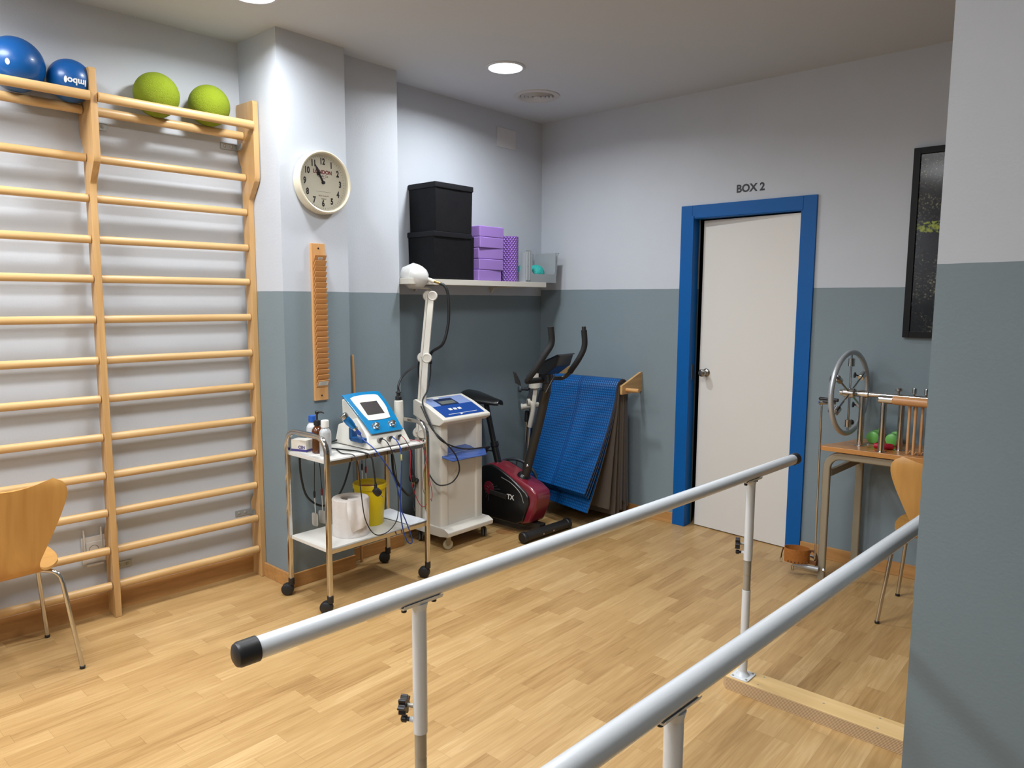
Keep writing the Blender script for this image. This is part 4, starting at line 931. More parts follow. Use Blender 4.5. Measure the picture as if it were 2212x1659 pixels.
GW(cB).tube([(0.238, -0.402, 0.60), (0.262, -0.395, 0.72), (0.258, -0.400, 0.765), (0.232, -0.412, 0.778)], 0.0175, 14, smooth=4).build('hand_grip', M_cgrey, cB)
GW(cB).lathe([(0.026, 0), (0.026, 0.018), (0.0, 0.0185)], (0.240, -0.405, 0.778), (-0.6, -0.8, 0), 24).build('grip_end', M_cgrey, cB)
GW(cB).lathe([(0.0155, 0), (0, 0.0015)], (0.2289, -0.4198, 0.778), (-0.6, -0.8, 0), 24).build('end_plug', mat('red_plug', rgb(150, 16, 34), 0.4), cB)
GW(cB).prism([(-0.018, 0), (0.012, 0), (0.030, 0.15), (0.0, 0.15)], (0.262, -0.385, 0.76), V(0.8, 0.6, 0), Z, 0.012, 0.004).build('back_stem', M_cgrey, cB)
cuff(0.262, -0.375, 0.935, 0.044, 0.11, M_cgrey, cB, 150, 430)
GW(cB).rod((0.2025, -0.4428, 0.0), (0.2065, -0.4382, 0.035), 0.019, 0.005).build('rubber_foot', M_black, cB)
cC = thing('walking_stick', 'dark cane with a round grey knob in the corner behind the bike', 'stick', (0.10, -0.2, 0))
GW(cC).tube([(0.10, -0.23, 0.0), (0.105, -0.235, 0.80), (0.09, -0.26, 0.845), (0.06, -0.30, 0.85)], 0.013, 12, smooth=4).build('shaft', M_cdark, cC)
GW(cC).lathe([(0.020, 0), (0.026, 0.006), (0.026, 0.018), (0.020, 0.024), (0, 0.025)], (0.065, -0.295, 0.85), (-0.6, -0.8, 0), 24).build('knob', mat('knob_grey', rgb(74, 82, 88), 0.4), cC)

wl = thing('spoked_wheel', 'black plastic spoked wheel standing between the bike and the mats', 'wheel', (0.235, -0.565, 0.0))
wn_ = Vector((0.30, -0.95, 0.02)).normalized(); wu = Vector((0.95, 0.30, 0)); ww_ = wn_.cross(wu).normalized(); wc = Vector((0.235, -0.565, 0.202)); 
if ww_.z < 0: ww_ = -ww_
def ring(r, t, nm, m, par):
    return GW(par).tube([wc+wu*(r*cos(2*pi*i/48))+ww_*(r*sin(2*pi*i/48)) for i in range(48)], t, 8, closed=True).build(nm, m, par, angle=60)
ring(0.19, 0.011, 'rim', M_cdark, wl); ring(0.105, 0.008, 'inner_ring', M_cdark, wl)
GW(wl).rod(wc-wn_*0.02, wc+wn_*0.02, 0.024, 0.003).build('hub', M_cdark, wl)
for i in range(10):
    a = 2*pi*i/10+0.2; d = wu*cos(a)+ww_*sin(a); GW(wl).tube([wc+d*0.02, wc+d*0.185], 0.0045, 6).build('spoke', M_cdark, wl)

# ================================================================== mat rack and mats on the door wall
M_ply = wood('birch_ply', rgb(192, 148, 92), rgb(214, 172, 114), 'Y', 0.5, 0.7)
rk = thing('mat_rack', 'wall rack of two triangular plywood brackets and a wooden rod', 'mat rack', (0.57, 0, 0.95))
for x in (0.268, 0.890): GW(rk).prism([(0, 0.882), (0, 1.012), (-0.018, 1.012), (-0.248, 0.935), (-0.248, 0.876), (-0.012, 0.878)], (x, 0, 0), Y, Z, -0.018 if False else 0.018, 0.003).build('bracket', M_ply, rk)
GW(rk).rod((0.22, -0.198, 0.906), (1.005, -0.198, 0.906), 0.0135, 0.003).build('rod', wood('rod_wood', rgb(186, 136, 80), rgb(206, 158, 100), 'X', 0.5, 0.8), rk)
def mat_material():
    m, nt, b = _new('blue_mat')
    tc = nt.nodes.new('ShaderNodeTexCoord'); uv = tc.outputs['UV']; sx = nt.nodes.new('ShaderNodeSeparateXYZ'); nt.links.new(uv, sx.inputs[0])
    a = math_node(nt, 'SUBTRACT', math_node(nt, 'FRACT', math_node(nt, 'MULTIPLY', sx.outputs[0], 36.0)), 0.5)
    c = math_node(nt, 'SUBTRACT', math_node(nt, 'FRACT', math_node(nt, 'MULTIPLY', sx.outputs[1], 90.0)), 0.5)
    r = math_node(nt, 'SQRT', math_node(nt, 'ADD', math_node(nt, 'MULTIPLY', a, a), math_node(nt, 'MULTIPLY', c, c)))
    dot = math_node(nt, 'LESS_THAN', r, 0.30)
    # plain bands: one across the middle of the width, one at the fold
    band = math_node(nt, 'GREATER_THAN', math_node(nt, 'ABSOLUTE', math_node(nt, 'SUBTRACT', sx.outputs[0], 0.5)), 0.022)
    dot = math_node(nt, 'MULTIPLY', dot, band)
    mx = nt.nodes.new('ShaderNodeMix'); mx.data_type = 'RGBA'; nt.links.new(dot, mx.inputs[0])
    mx.inputs[6].default_value = rgb(0, 64, 122); mx.inputs[7].default_value = rgb(6, 94, 160)
    nt.links.new(mx.outputs[2], b.inputs['Base Color']); b.inputs['Roughness'].default_value = 0.38
    bp = nt.nodes.new('ShaderNodeBump'); bp.inputs['Strength'].default_value = 0.9; bp.inputs['Distance'].default_value = 0.004
    nt.links.new(math_node(nt, 'SMOOTH_MIN', math_node(nt, 'SUBTRACT', 0.5, r), 0.3, 0.1), bp.inputs['Height']); nt.links.new(bp.outputs[0], b.inputs['Normal'])
    return m
M_mat = mat_material(); M_matback = mat('mat_back_grey', rgb(104, 94, 84), 0.8, bump=0.1, bscale=200)
def hung_mat(label, x0, x1, lift, front, back, flare, flb, twist=0.0, curl=0.0, patt=True):
    """mat folded over the rod: front length, back length, how far the front flares from the wall; lift = layer number"""
    r = 0.0155+0.0095*lift; yc_, zc_ = -0.198, 0.906; path = []
    n1 = 18
    for i in range(n1+1):
        t = 1-i/n1; s = front*t
        path.append(('f', s))
    arcn = 8
    for i in range(1, arcn): path.append(('a', pi*i/arcn))
    for i in range(n1+1): path.append(('b', back*i/n1))
    tot = front+back+pi*r; t = thing('exercise_mat', label, 'mat', (0.57, -0.2, 0.9), 0, 'mats hanging on the wall rack')
    th = 0.0088
    def pos(k, v, off):
        kind, s = path[k]; x = x0+(x1-x0)*v
        ro = r+off
        if kind == 'a': return Vector((x, yc_-ro*cos(s), zc_+ro*sin(s)))
        if kind == 'f':
            q = s/max(front, 1e-6); fl = flare*(q**1.35)*(1+twist*(v-0.5))+curl*sin(q*pi)*0.5
            return Vector((x-0.020*q*(1-v), yc_-ro-fl, zc_-s*(1-0.12*(flare/front)**2)))
        q = s/max(back, 1e-6); return Vector((x-0.01*q, min(yc_+ro+flb*q**1.2, -0.012-0.007*(6-lift)), zc_-s))
    nv = 10; N = len(path)
    for nm, o0, o1, m in (('top_layer', th*0.72, th, M_mat if patt else M_matback), ('foam_back', 0.0, th*0.72, M_matback)):
        me_g = GW(t); vs = []; fs = []
        for off in (o1, o0):
            for k in range(N):
                for j in range(nv+1): vs.append(pos(k, j/nv, off))
        w = nv+1; H = N*w
        for k in range(N-1):
            for j in range(nv):
                a = k*w+j; fs.append([a, a+1, a+w+1, a+w]); fs.append([H+a, H+a+w, H+a+w+1, H+a+1])
        for k in range(N-1):
            for j in (0, nv):
                a = k*w+j; q = [a, a+w, H+a+w, H+a]; fs.append(q if j == 0 else q[::-1])
        for j in range(nv):
            fs.append([j, H+j, H+j+1, j+1]); a = (N-1)*w+j; fs.append([a, a+1, H+a+1, H+a])
        me_g.add(vs, fs); ob = me_g.build(nm, m, t, angle=50)
        uvl = ob.data.uv_layers.new(name='UVMap')
        for lp in ob.data.loops:
            vi = lp.vertex_index % H; k, j = divmod(vi, w); kind, s = path[k]
            L = front-s if kind == 'f' else (front+r*s if kind == 'a' else front+pi*r+s)
            uvl.data[lp.index].uv = (j/nv*0.62/0.60, L/1.5)
    return t
hung_mat('blue dotted mat at the front of the rack, flaring most to the room', 0.292, 0.876, 5, 0.655, 0.83, 0.285, 0.05, 0.40)
hung_mat('blue mat second from the front on the rack, short edge showing', 0.292, 0.872, 4, 0.672, 0.86, 0.275, 0.045, 0.40)
hung_mat('mat third from the front on the rack, seen as a grey edge', 0.296, 0.870, 3, 0.690, 0.80, 0.262, 0.04, 0.40)
hung_mat('mat fourth from the front on the rack, lowest blue end by the floor', 0.300, 0.868, 2, 0.785, 0.78, 0.262, 0.02, 0.50)
hung_mat('mat fifth from the front on the rack, curling grey edge inside the stack', 0.300, 0.874, 1, 0.80, 0.84, 0.085, 0.01, 0.3, 0.03, False)
hung_mat('mat nearest the wall on the rack, wide grey back showing at the right', 0.300, 0.866, 0, 0.860, 0.87, 0.02, 0.0, 0.2, 0.0, False)

# ================================================================== shelf in the alcove
M_shelf = mat('white_shelf', rgb(205, 200, 190), 0.45)
sf = thing('wall_shelf', 'white shelf board across the alcove carrying boxes and blocks', 'shelf', (0.0, -0.85, 1.60))
GW(sf).box(0.0, 0.25, -1.515, -0.245, 1.588, 1.622, 0.002).build('board', M_shelf, sf)
for yy in (-1.25, -0.55): GW(sf).prism([(0, 1.588), (0, 1.548), (0.010, 1.548), (0.035, 1.578), (0.20, 1.582), (0.20, 1.588)], (0, yy, 0), X, Z, 0.012, 0.001).build('bracket', M_shelf, sf)
SZ = 1.622
M_bin = mat('black_fabric', rgb(16, 16, 19), 0.6, spec=0.2, bump=0.35, bscale=14)
M_lid = mat('black_lid', rgb(22, 22, 26), 0.5, spec=0.25)
def storage(label, cx, cy, rot, w, d, h, z, lid=True):
    t = thing('storage_box', label, 'box', (cx, cy, z), rot)
    bm = bmesh.new(); bmesh.ops.create_cube(bm, size=1)
    for v in bm.verts:
        k = 0.97 if v.co.z < 0 else 1.0; v.co = Vector((v.co.x*d*k, v.co.y*w*k, (v.co.z+0.5)*h))
    bmesh.ops.subdivide_edges(bm, edges=bm.edges[:], cuts=6, use_grid_fill=True)
    for v in bm.verts:
        e = min(abs(abs(v.co.x)-d/2), 1), min(abs(abs(v.co.y)-w/2), 1)
        s_ = sin(v.co.z/h*pi); b = 0.006*s_
        if abs(v.co.x) > d*0.47: v.co.x -= math.copysign(b*cos(v.co.y/w*pi)*(1+0.4*sin(v.co.y*40)), v.co.x)
        if abs(v.co.y) > w*0.47: v.co.y -= math.copysign(b*cos(v.co.x/d*pi), v.co.y)
    g = G(); g.bm(bm); g.build('box_body', M_bin, t, angle=50)
    if lid:
        g = G().box(-d/2-0.006, d/2+0.006, -w/2-0.006, w/2+0.006, h-0.028, h+0.006, 0.006); g.build('lid', M_lid, t)
    return t
storage('lower black lidded fabric box on the left of the shelf', 0.123, -1.150, 0, 0.315, 0.235, 0.282, SZ)
storage('upper black lidded fabric box stacked on another on the shelf', 0.127, -1.142, 0, 0.312, 0.24, 0.283, SZ+0.289)
storage('open black fabric box standing between lidded boxes and purple blocks', 0.10, -0.952, 0, 0.055, 0.20, 0.275, SZ, False)
M_purple = mat('purple_foam', rgb(146, 114, 186), 0.7, bump=0.06, bscale=300)
order = ['bottom', 'second from the bottom', 'middle', 'second from the top', 'top']
dz = 0.0705
for k in range(5):
    dy = [-0.012, 0.004, 0.006, 0.004, 0.006][k]
    o = G().box(-0.075, 0.075, -0.115, 0.115, 0, dz-0.0006, 0.006, 3).build('yoga_block', M_purple)
    o.location = (0.150+[0.0, 0.002, -0.002, 0.004, 0.002][k], -0.790+dy, SZ+k*dz); o.rotation_euler = (0, 0, radians([3, 0, -2, 1, 0][k]))
    tag(o, 'purple foam yoga block, '+order[k]+' of the stack of five', 'yoga block', 'purple yoga blocks on the shelf')
def roller_material():
    m, nt, b = _new('purple_roller')
    tc = nt.nodes.new('ShaderNodeTexCoord'); sx = nt.nodes.new('ShaderNodeSeparateXYZ'); nt.links.new(tc.outputs['Object'], sx.inputs[0])
    an = math_node(nt, 'MULTIPLY', math_node(nt, 'ARCTAN2', sx.outputs[1], sx.outputs[0]), 36/(2*pi)); hz = math_node(nt, 'MULTIPLY', sx.outputs[2], 75.0)
    a = math_node(nt, 'ABSOLUTE', math_node(nt, 'SINE', math_node(nt, 'MULTIPLY', math_node(nt, 'ADD', an, hz), pi/1.0*0.5)))
    c = math_node(nt, 'ABSOLUTE', math_node(nt, 'SINE', math_node(nt, 'MULTIPLY', math_node(nt, 'SUBTRACT', an, hz), pi/1.0*0.5)))
    h = math_node(nt, 'MINIMUM', a, c)
    nt.links.new(ramp(nt, h, [(0.08, rgb(88, 52, 136)), (0.35, rgb(148, 106, 194))]), b.inputs['Base Color'])
    bp = nt.nodes.new('ShaderNodeBump'); bp.inputs['Strength'].default_value = 1.0; bp.inputs['Distance'].default_value = 0.006
    nt.links.new(h, bp.inputs['Height']); nt.links.new(bp.outputs[0], b.inputs['Normal']); b.inputs['Roughness'].default_value = 0.55
    return m
t = thing('foam_roller', 'purple textured foam roller standing upright on the shelf', 'foam roller', (0.165, -0.548, SZ))
G().lathe([(0.045, 0.0), (0.060, 0.0), (0.064, 0.004), (0.064, 0.301), (0.060, 0.305), (0.045, 0.305)], (0, 0, 0), Z, 48, False).build('foam', roller_material(), t)
G().lathe([(0.045, 0.0), (0.045, 0.305), (0.041, 0.305), (0.041, 0.0)], (0, 0, 0), Z, 36, False).build('core', M_purple, t)
# grey tub with cut-out sides and two turquoise balls
M_tub = mat('grey_tub', rgb(150, 156, 160), 0.4)
tb = thing('storage_tub', 'grey plastic tub with scooped sides at the right end of the shelf', 'tub', (0.135, -0.30, SZ))
def tub_side(p0, p1, h0, low, nm, f0=0.052, f1=0.052, thick=0.003):
    """wall panel from p0 to p1 with a scooped upper edge between a left post f0 wide and a right post f1 wide"""
    p0, p1 = Vector(p0), Vector(p1); L = (p1-p0).length; ex = (p1-p0).normalized(); r_ = 0.032
    arc_ = [(r_*(1-cos(t)), r_*(1-sin(t))) for t in [radians(15*i) for i in range(0, 7)]]
    top = [(0, h0), (f0, h0)]+[(f0+0.003+a, low+b) for a, b in arc_]
    top += [(L-f1-0.003-a, low+b) for a, b in arc_[::-1]]+[(L-f1, h0), (L, h0)]
    return GW(tb).prism([(0, 0), (L, 0)]+top[::-1], p0, ex, Z, thick).build(nm, M_tub, tb)
x0, x1, y0, y1 = 0.03, 0.245, -0.468, -0.13
tub_side((x1, y0, SZ), (x1, y1, SZ), 0.215, 0.058, 'tub_wall', 0.062, 0.010); tub_side((x0, y0, SZ), (x0, y1, SZ), 0.215, 0.058, 'tub_wall', 0.052, 0.010)
tub_side((x0, y0, SZ), (x1, y0, SZ), 0.205, 0.062, 'tub_wall', 0.06, 0.04); GW(tb).prism([(y1-0.004, SZ), (y1, SZ), (y1+0.030, SZ+0.215), (y1+0.026, SZ+0.215)], (x1, 0, 0), Y, Z, -(x1-x0) if False else -(x1-x0)).build('tub_wall', M_tub, tb)
GW(tb).box(x0, x1, y0, y1, SZ, SZ+0.004).build('tub_floor', M_tub, tb)
for yy in (y0+0.026,):
    for dy in (-0.012, 0.012): GW(tb).tube([(x1+0.001, yy+dy, SZ+0.012), (x1+0.001, yy+dy, SZ+0.205)], 0.0075, 10).build('rib', M_tub, tb)
GW(tb).tube([(x1, y1+0.034, SZ+0.213), (x0, y1+0.034, SZ+0.213)], 0.004, 8).build('rim', M_tub, tb)
GW(tb).tube([(x1, y0, SZ+0.216), (x1, y0+0.052, SZ+0.216)], 0.004, 8).build('rim', M_tub, tb)
M_teal2 = mat('turquoise_ball', rgb(38, 168, 160), 0.55, bump=0.7, bscale=90)
for c, r, l in (((0.172, -0.268, SZ+0.004+0.062), 0.062, 'ribbed turquoise ball in the right scoop of the grey tub'), ((0.165, -0.399, SZ+0.004+0.060), 0.060, 'turquoise ball showing at the left of the grey tub beside the roller'), ((0.088, -0.193, SZ+0.004+0.055), 0.055, 'turquoise ball behind the ribbed one in the grey tub')):
    o = G().sphere((0, 0, 0), r, 32, 20, (1, 1, 0.98)).build('massage_ball', M_teal2); o.location = c; tag(o, l, 'ball', 'turquoise balls in the grey tub')

# ================================================================== parallel bars
M_wtube = mat('white_powder_coat', rgb(208, 212, 216), 0.25, coat=0.6)
M_galv = mat('grey_inner_tube', rgb(158, 152, 140), 0.4, metal=0.2)
M_star = mat('black_knob', rgb(26, 22, 26), 0.35)
RZ_ = 0.851
pbars = thing('parallel_bars', 'white walking parallel bars on posts with plywood base boards', 'parallel bars', (2.7, -2.4, 0))
YA, YB = -3.690, -1.306
def rx(x0, y): return x0+0.1288*(y+3.676)/(3.676-1.305)
rd = Vector((0.1288, 2.371, 0)).normalized(); rs = Vector((rd.y, -rd.x, 0))
M_plyb = wood('plywood_face', rgb(206, 170, 112), rgb(226, 194, 140), 'X', 0.55, 0.5, 0.0)
def ply_edge():
    m, nt, b = _new('plywood_edge')
    g = nt.nodes.new('ShaderNodeNewGeometry'); sx = nt.nodes.new('ShaderNodeSeparateXYZ'); nt.links.new(g.outputs['Position'], sx.inputs[0])
    n = nt.nodes.new('ShaderNodeTexNoise'); n.inputs['Scale'].default_value = 18; nt.links.new(g.outputs['Position'], n.inputs['Vector'])
    z = math_node(nt, 'ADD', math_node(nt, 'MULTIPLY', sx.outputs[2], 185.0), math_node(nt, 'MULTIPLY', n.outputs['Fac'], 0.15))
    f = math_node(nt, 'FRACT', z)
    nt.links.new(ramp(nt, f, [(0.0, rgb(120, 88, 60)), (0.30, rgb(150, 116, 84)), (0.36, rgb(214, 188, 150)), (0.9, rgb(206, 178, 138)), (1.0, rgb(120, 88, 60))]), b.inputs['Base Color'])
    b.inputs['Roughness'].default_value = 0.6
    return m
M_plye = ply_edge()
for y in (-1.700, -3.272):
    xl = rx(2.3227, y)-0.068; xr = rx(2.961, y)+0.068
    pr = [(-0.040+0.0, 0.0), (-0.040, 0.042), (0.070, 0.042), (0.070, 0.0)]
    bb = GW(pbars).prism([(xl+0.022, y-0.048), (xl, y-0.022), (xl, y+0.060), (xr, y+0.060), (xr, y-0.048)], (0, 0, 0.0), X, Y, 0.0485).build('base_board', M_plye, pbars)
    GW(pbars).prism([(xl+0.022, y-0.048), (xl, y-0.022), (xl, y+0.060), (xr, y+0.060), (xr, y-0.048)], (0, 0, 0.0485), X, Y, 0.0015).build('board_face', M_plyb, bb)
    g = [GW(pbars).lathe([(0.004, 0), (0.0035, 0.0008), (0, 0.001)], (xl+dx, y+dy, 0.050), Z, 10).build('screw', M_galv, bb) for dx, dy in ((0.135, 0.045), (0.14, -0.025), (0.37, 0.01), (0.55, 0.045), (0.56, -0.025))]
for x0 in (2.3227, 2.9609):
    a = Vector((rx(x0, YA), YA, RZ_)); b = Vector((rx(x0, YB), YB, RZ_))
    GW(pbars).rod(a+rd*0.01, b-rd*0.01, 0.0215, 0.002, 40).build('rail', M_wtube, pbars)
    for p, s_ in ((a, 1), (b, -1)):
        GW(pbars).lathe([(0.0, 0.0), (0.014, 0.0005), (0.021, 0.004), (0.0238, 0.010), (0.0240, 0.044), (0.0220, 0.0445)], p-rd*s_*0.006, rd*s_, 36, False).build('end_cap', M_black, pbars)
    for y in (-1.700, -3.272):
        x = rx(x0, y); p = Vector((x, y, 0))
        fl = GW(pbars).prism(rrect(0.074, 0.082, 0.010, 3), (x, y, 0.050), X, Y, 0.005, 0.001).build('foot_flange', M_wtube, pbars)
        for dx in (-0.027, 0.027):
            for dy in (-0.031, 0.031): GW(pbars).lathe([(0.005, 0), (0.004, 0.0022), (0, 0.0025)], (x+dx, y+dy, 0.055), Z, 10).build('bolt', M_galv, fl)
        GW(pbars).lathe([(0.026, 0), (0.023, 0.003), (0.017, 0.012), (0.0155, 0.018)], (x, y, 0.055), Z, 28).build('weld_collar', M_wtube, fl)
        ps = GW(pbars).lathe([(0.0158, 0.055), (0.0158, 0.396), (0.0150, 0.398), (0.010, 0.398)], (x, y, 0), Z, 28).build('post', M_wtube, pbars)
        GW(pbars).lathe([(0.0138, 0.390), (0.0138, 0.453), (0.0128, 0.4545), (0.0128, 0.4585), (0.0138, 0.460), (0.0138, 0.54)], (x, y, 0), Z, 28).build('inner_tube', M_galv, ps)
        GW(pbars).lathe([(0.0142, 0.516), (0.0165, 0.517), (0.0165, 0.815)], (x, y, 0), Z, 32).build('post_sleeve', M_wtube, ps)
        GW(pbars).lathe([(0.01305, 0.3955), (0.01305, 0.4005)], (x, y, 0), Z, 24).build('groove', M_black, ps) if False else None
        # saddle plate under the rail
        sp = GW(pbars).prism(rrect(0.110, 0.034, 0.008, 3), p+Z*0.8215, rd, -rs, 0.005, 0.001) if False else GW(pbars)
        prof = [(-0.019, 0.0085), (-0.015, 0.0015), (0.015, 0.0015), (0.019, 0.0085), (0.019, 0.0115), (0.0145, 0.0055), (-0.0145, 0.0055), (-0.019, 0.0115)]
        sp.prism(prof, p+Z*0.8245-rd*0.055, rs, Z, -0.110 if rs.cross(Z).dot(rd) < 0 else 0.110)
        sp.cyl(p+Z*0.810, p+Z*0.826, 0.0165, 0.020, 28); sp.build('saddle', M_wtube, ps)
        for s_ in (-1, 1):
            GW(pbars).rod(p+rd*0.042*s_+Z*0.815, p+rd*0.042*s_+Z*0.826, 0.0062, 0.001, 14).build('bolt', M_black, ps)
        # star knob and spring pin on the sleeve
        kd = Vector((-0.86, -0.50, 0)).normalized() if y < -2 else Vector((-0.92, -0.38, 0)).normalized()
        c = p+kd*0.0165+Z*0.578
        GW(pbars).cyl(c-kd*0.004, c+kd*0.018, 0.005, n=12).build('knob_stem', M_galv, ps)
        pl_ = [((0.0190+0.0042*cos(7*t))*cos(t), (0.0190+0.0042*cos(7*t))*sin(t)) for t in [2*pi*i/48 for i in range(48)]]
        u, w, d = G().frame(kd)
        GW(pbars).prism(pl_, c+kd*0.014, u, w, 0.017, 0.003).build('star_knob', M_star, ps)
        c2 = p+kd*0.0165+Z*0.544
        GW(pbars).cyl(c2-kd*0.004, c2+kd*0.008, 0.0065, n=12).build('pin_boss', M_wtube, ps)
        GW(pbars).lathe([(0.005, 0.006), (0.005, 0.015), (0.0085, 0.017), (0.0085, 0.026), (0.006, 0.029), (0, 0.0295)], c2, kd, 18).build('pull_pin', M_star, ps)

# ================================================================== plywood chairs
M_chairw = wood('chair_beech', rgb(176, 126, 62), rgb(198, 148, 80), 'Z', 0.38, 0.45, 0.25)
def chair(label, loc, rot):
    t = thing('plywood_chair', label, 'chair', loc, rot)
    prof = [(0.215, 0.418), (0.195, 0.434), (0.15, 0.443), (0.05, 0.445), (-0.06, 0.436), (-0.13, 0.432), (-0.168, 0.440), (-0.190, 0.462), (-0.203, 0.50), (-0.214, 0.57), (-0.226, 0.66), (-0.238, 0.74), (-0.248, 0.805)]
    P = spline([Vector((0, a, b)) for a, b in prof], 4)
    N = len(P)-1
    wid = [(0.0, 0.125), (0.03, 0.165), (0.08, 0.192), (0.2, 0.203), (0.32, 0.203), (0.40, 0.190), (0.46, 0.160), (0.51, 0.118), (0.545, 0.094), (0.575, 0.092), (0.60, 0.098), (0.70, 0.134), (0.80, 0.168), (0.88, 0.190), (0.93, 0.196), (0.965, 0.189), (0.987, 0.172), (1.0, 0.146)]
    def wd(u):
        for (a, x), (b, y) in zip(wid, wid[1:]):
            if a <= u <= b:
                q = (u-a)/(b-a); return x+(y-x)*q
        return wid[-1][1]
    L = [0]
    for i in range(N): L.append(L[-1]+(P[i+1]-P[i]).length)
    def fn(u, v):
        i = min(int(u*N), N-1); f = u*N-i; p = P[i].lerp(P[i+1], f); un = (L[i]+f*(L[i+1]-L[i]))/L[-1]
        s_ = (v-0.5)*2; x = wd(un)*s_; q = s_*s_
        back = max(0, (un-0.6)/0.4); seat = 1-min(1, max(0, (un-0.35)/0.25))
        dip = 0.0
        if un > 0.9: dip = -0.016*((un-0.9)/0.1)*(1-q)
        return (x, p.y+0.030*back*q*0.9, p.z+0.012*q*seat*0.6+dip)
    G().grid(fn, N, 20, 0.010).build('shell', M_chairw, t, angle=50)
    for sx in (-1, 1):
        for sy in (-1, 1):
            top = [(sx*0.035, sy*0.045, 0.418), (sx*0.10, sy*0.09, 0.416), (sx*0.150, sy*0.130, 0.411), (sx*0.172, sy*0.150, 0.392), (sx*0.180, sy*0.158, 0.36)]
            pts = spline([Vector(p) for p in top], 5)+[Vector((sx*0.215, sy*0.208, 0.008))]
            lg = G().tube(pts, 0.0088, 14).build('leg', M_chrome, t)
            G().rod((sx*0.2143, sy*0.207, 0.0), (sx*0.2152, sy*0.2083, 0.014), 0.0105, 0.002, 14).build('foot_cap', M_black, lg)
    G().rod((0, 0, 0.412), (0, 0, 0.430), 0.075, 0.004, 28).build('hub_plate', M_black, t)
    return t
chair('bent plywood chair with chrome legs facing the wall bars, cut by the left edge', (0.165, -3.582, 0), radians(91))
chair('bent plywood chair with chrome legs at the hand therapy table, half behind the partition', (2.862, -0.515, 0), radians(2))

# ================================================================== hand therapy table
M_top = wood('table_beech', rgb(176, 116, 56), rgb(200, 142, 78), 'X', 0.3, 0.4, 0.4)
M_leg = mat('table_leg_beige', rgb(150, 140, 120), 0.4, metal=0.25)
M_alumin = mat('wheel_aluminium', rgb(186, 190, 194), 0.35, metal=0.55)
TZ = 0.74
ht = thing('hand_therapy_table', 'beech hand therapy table with big chrome wheel by the blue door', 'therapy table', (2.6, -0.2, 0))
def tbez(p0, p1, p2, k=8): return bez(p0, p1, p2, k)
tp = [(2.252, -0.386), (3.10, -0.365), (3.10, -0.018), (2.325, -0.018)]+tbez((2.325, -0.03), (2.305, -0.19), (2.244, -0.33), 10)+[(2.240, -0.372)]
GW(ht).prism(tp, (0, 0, TZ-0.026), X, Y, 0.026, 0.004).build('tabletop', M_top, ht)
def uframe(y, x0, x1, z1, nm):
    r = 0.075; pts = [(x0, y, 0.0), (x0, y, z1-r)]+[(x0+r-r*cos(a), y, z1-r+r*sin(a)) for a in [radians(10*i) for i in range(1, 10)]]
    pts += [(x1-r+r*sin(a), y, z1-r+r*cos(a)) for a in [radians(10*i) for i in range(0, 10)]]+[(x1, y, 0.0)]
    return GW(ht).tube(pts, 0.01, prof=rrect(0.026, 0.040, 0.008, 3) if True else None).build(nm, M_leg, ht)
fr = uframe(-0.345, 2.268, 3.06, 0.690, 'front_frame'); rr2 = uframe(-0.050, 2.350, 3.06, 0.690, 'rear_frame')
GW(ht).prism(rrect(0.026, 0.040, 0.006, 3), (2.285, -0.34, 0.60), V(0.98, -0.2, 0), Z, 0.001) if False else None
GW(ht).tube([(2.280, -0.335, 0.590), (2.352, -0.06, 0.630)], 0.01, prof=rrect(0.024, 0.036, 0.005, 3)).build('cross_bar', M_leg, ht)
for x in (2.42, 2.85):
    for y in (-0.345, -0.05): GW(ht).cyl((x, y, 0.70), (x, y, TZ-0.025), 0.012, n=14).build('spacer', M_leg, ht)
# wheel
hub = Vector((2.332, -0.248, 1.016)); wn2_ = Vector((0.993, -0.12, 0)).normalized(); wy = Vector((0.12, 0.993, 0)).normalized()
def wp(a, r, off=0.0): return hub+wy*(r*sin(a))+Z*(r*cos(a))+wn2_*off
wh = GW(ht).tube([wp(2*pi*i/64, 0.216) for i in range(64)], 0.0135, 14, closed=True).build('wheel_rim', M_alumin, ht, angle=60)
wh2 = GW(ht).rod(hub-wn2_*0.03, hub+wn2_*0.03, 0.026, 0.004, 28).build('wheel_hub', M_chrome, ht)
for k in range(6):
    a = radians(60*k); GW(ht).tube([wp(a, 0.02), wp(a, 0.208)], 0.0055, 10).build('spoke', M_chrome, wh)
    rr_ = 0.162; wt = GW(ht).rod(wp(a, rr_-0.02), wp(a, rr_+0.022), 0.0175, 0.002, 20).build('sliding_weight', M_chrome, wh)
    side = wy*cos(a)-Z*sin(a); q = wp(a, rr_)
    dd_ = (-side if k in (0, 3) else Vector((-0.8, -0.5, 0.1)).normalized())
    if k not in (0,):
        gk = GW(ht).cyl(q+dd_*0.015, q+dd_*0.034, 0.004, n=8); gk.lathe([(0.006, 0), (0.015, 0.004), (0.016, 0.010), (0.004, 0.012), (0, 0.0125)], q+dd_*0.030, dd_, 8)
        gk.build('wing_knob', M_star, wh)
GW(ht).lathe([(0.0, 0), (0.009, 0.002), (0.009, 0.10), (0.006, 0.104)], wp(radians(250), 0.10)-wn2_*0.015, -wn2_, 14).build('crank_handle', M_star, wh)
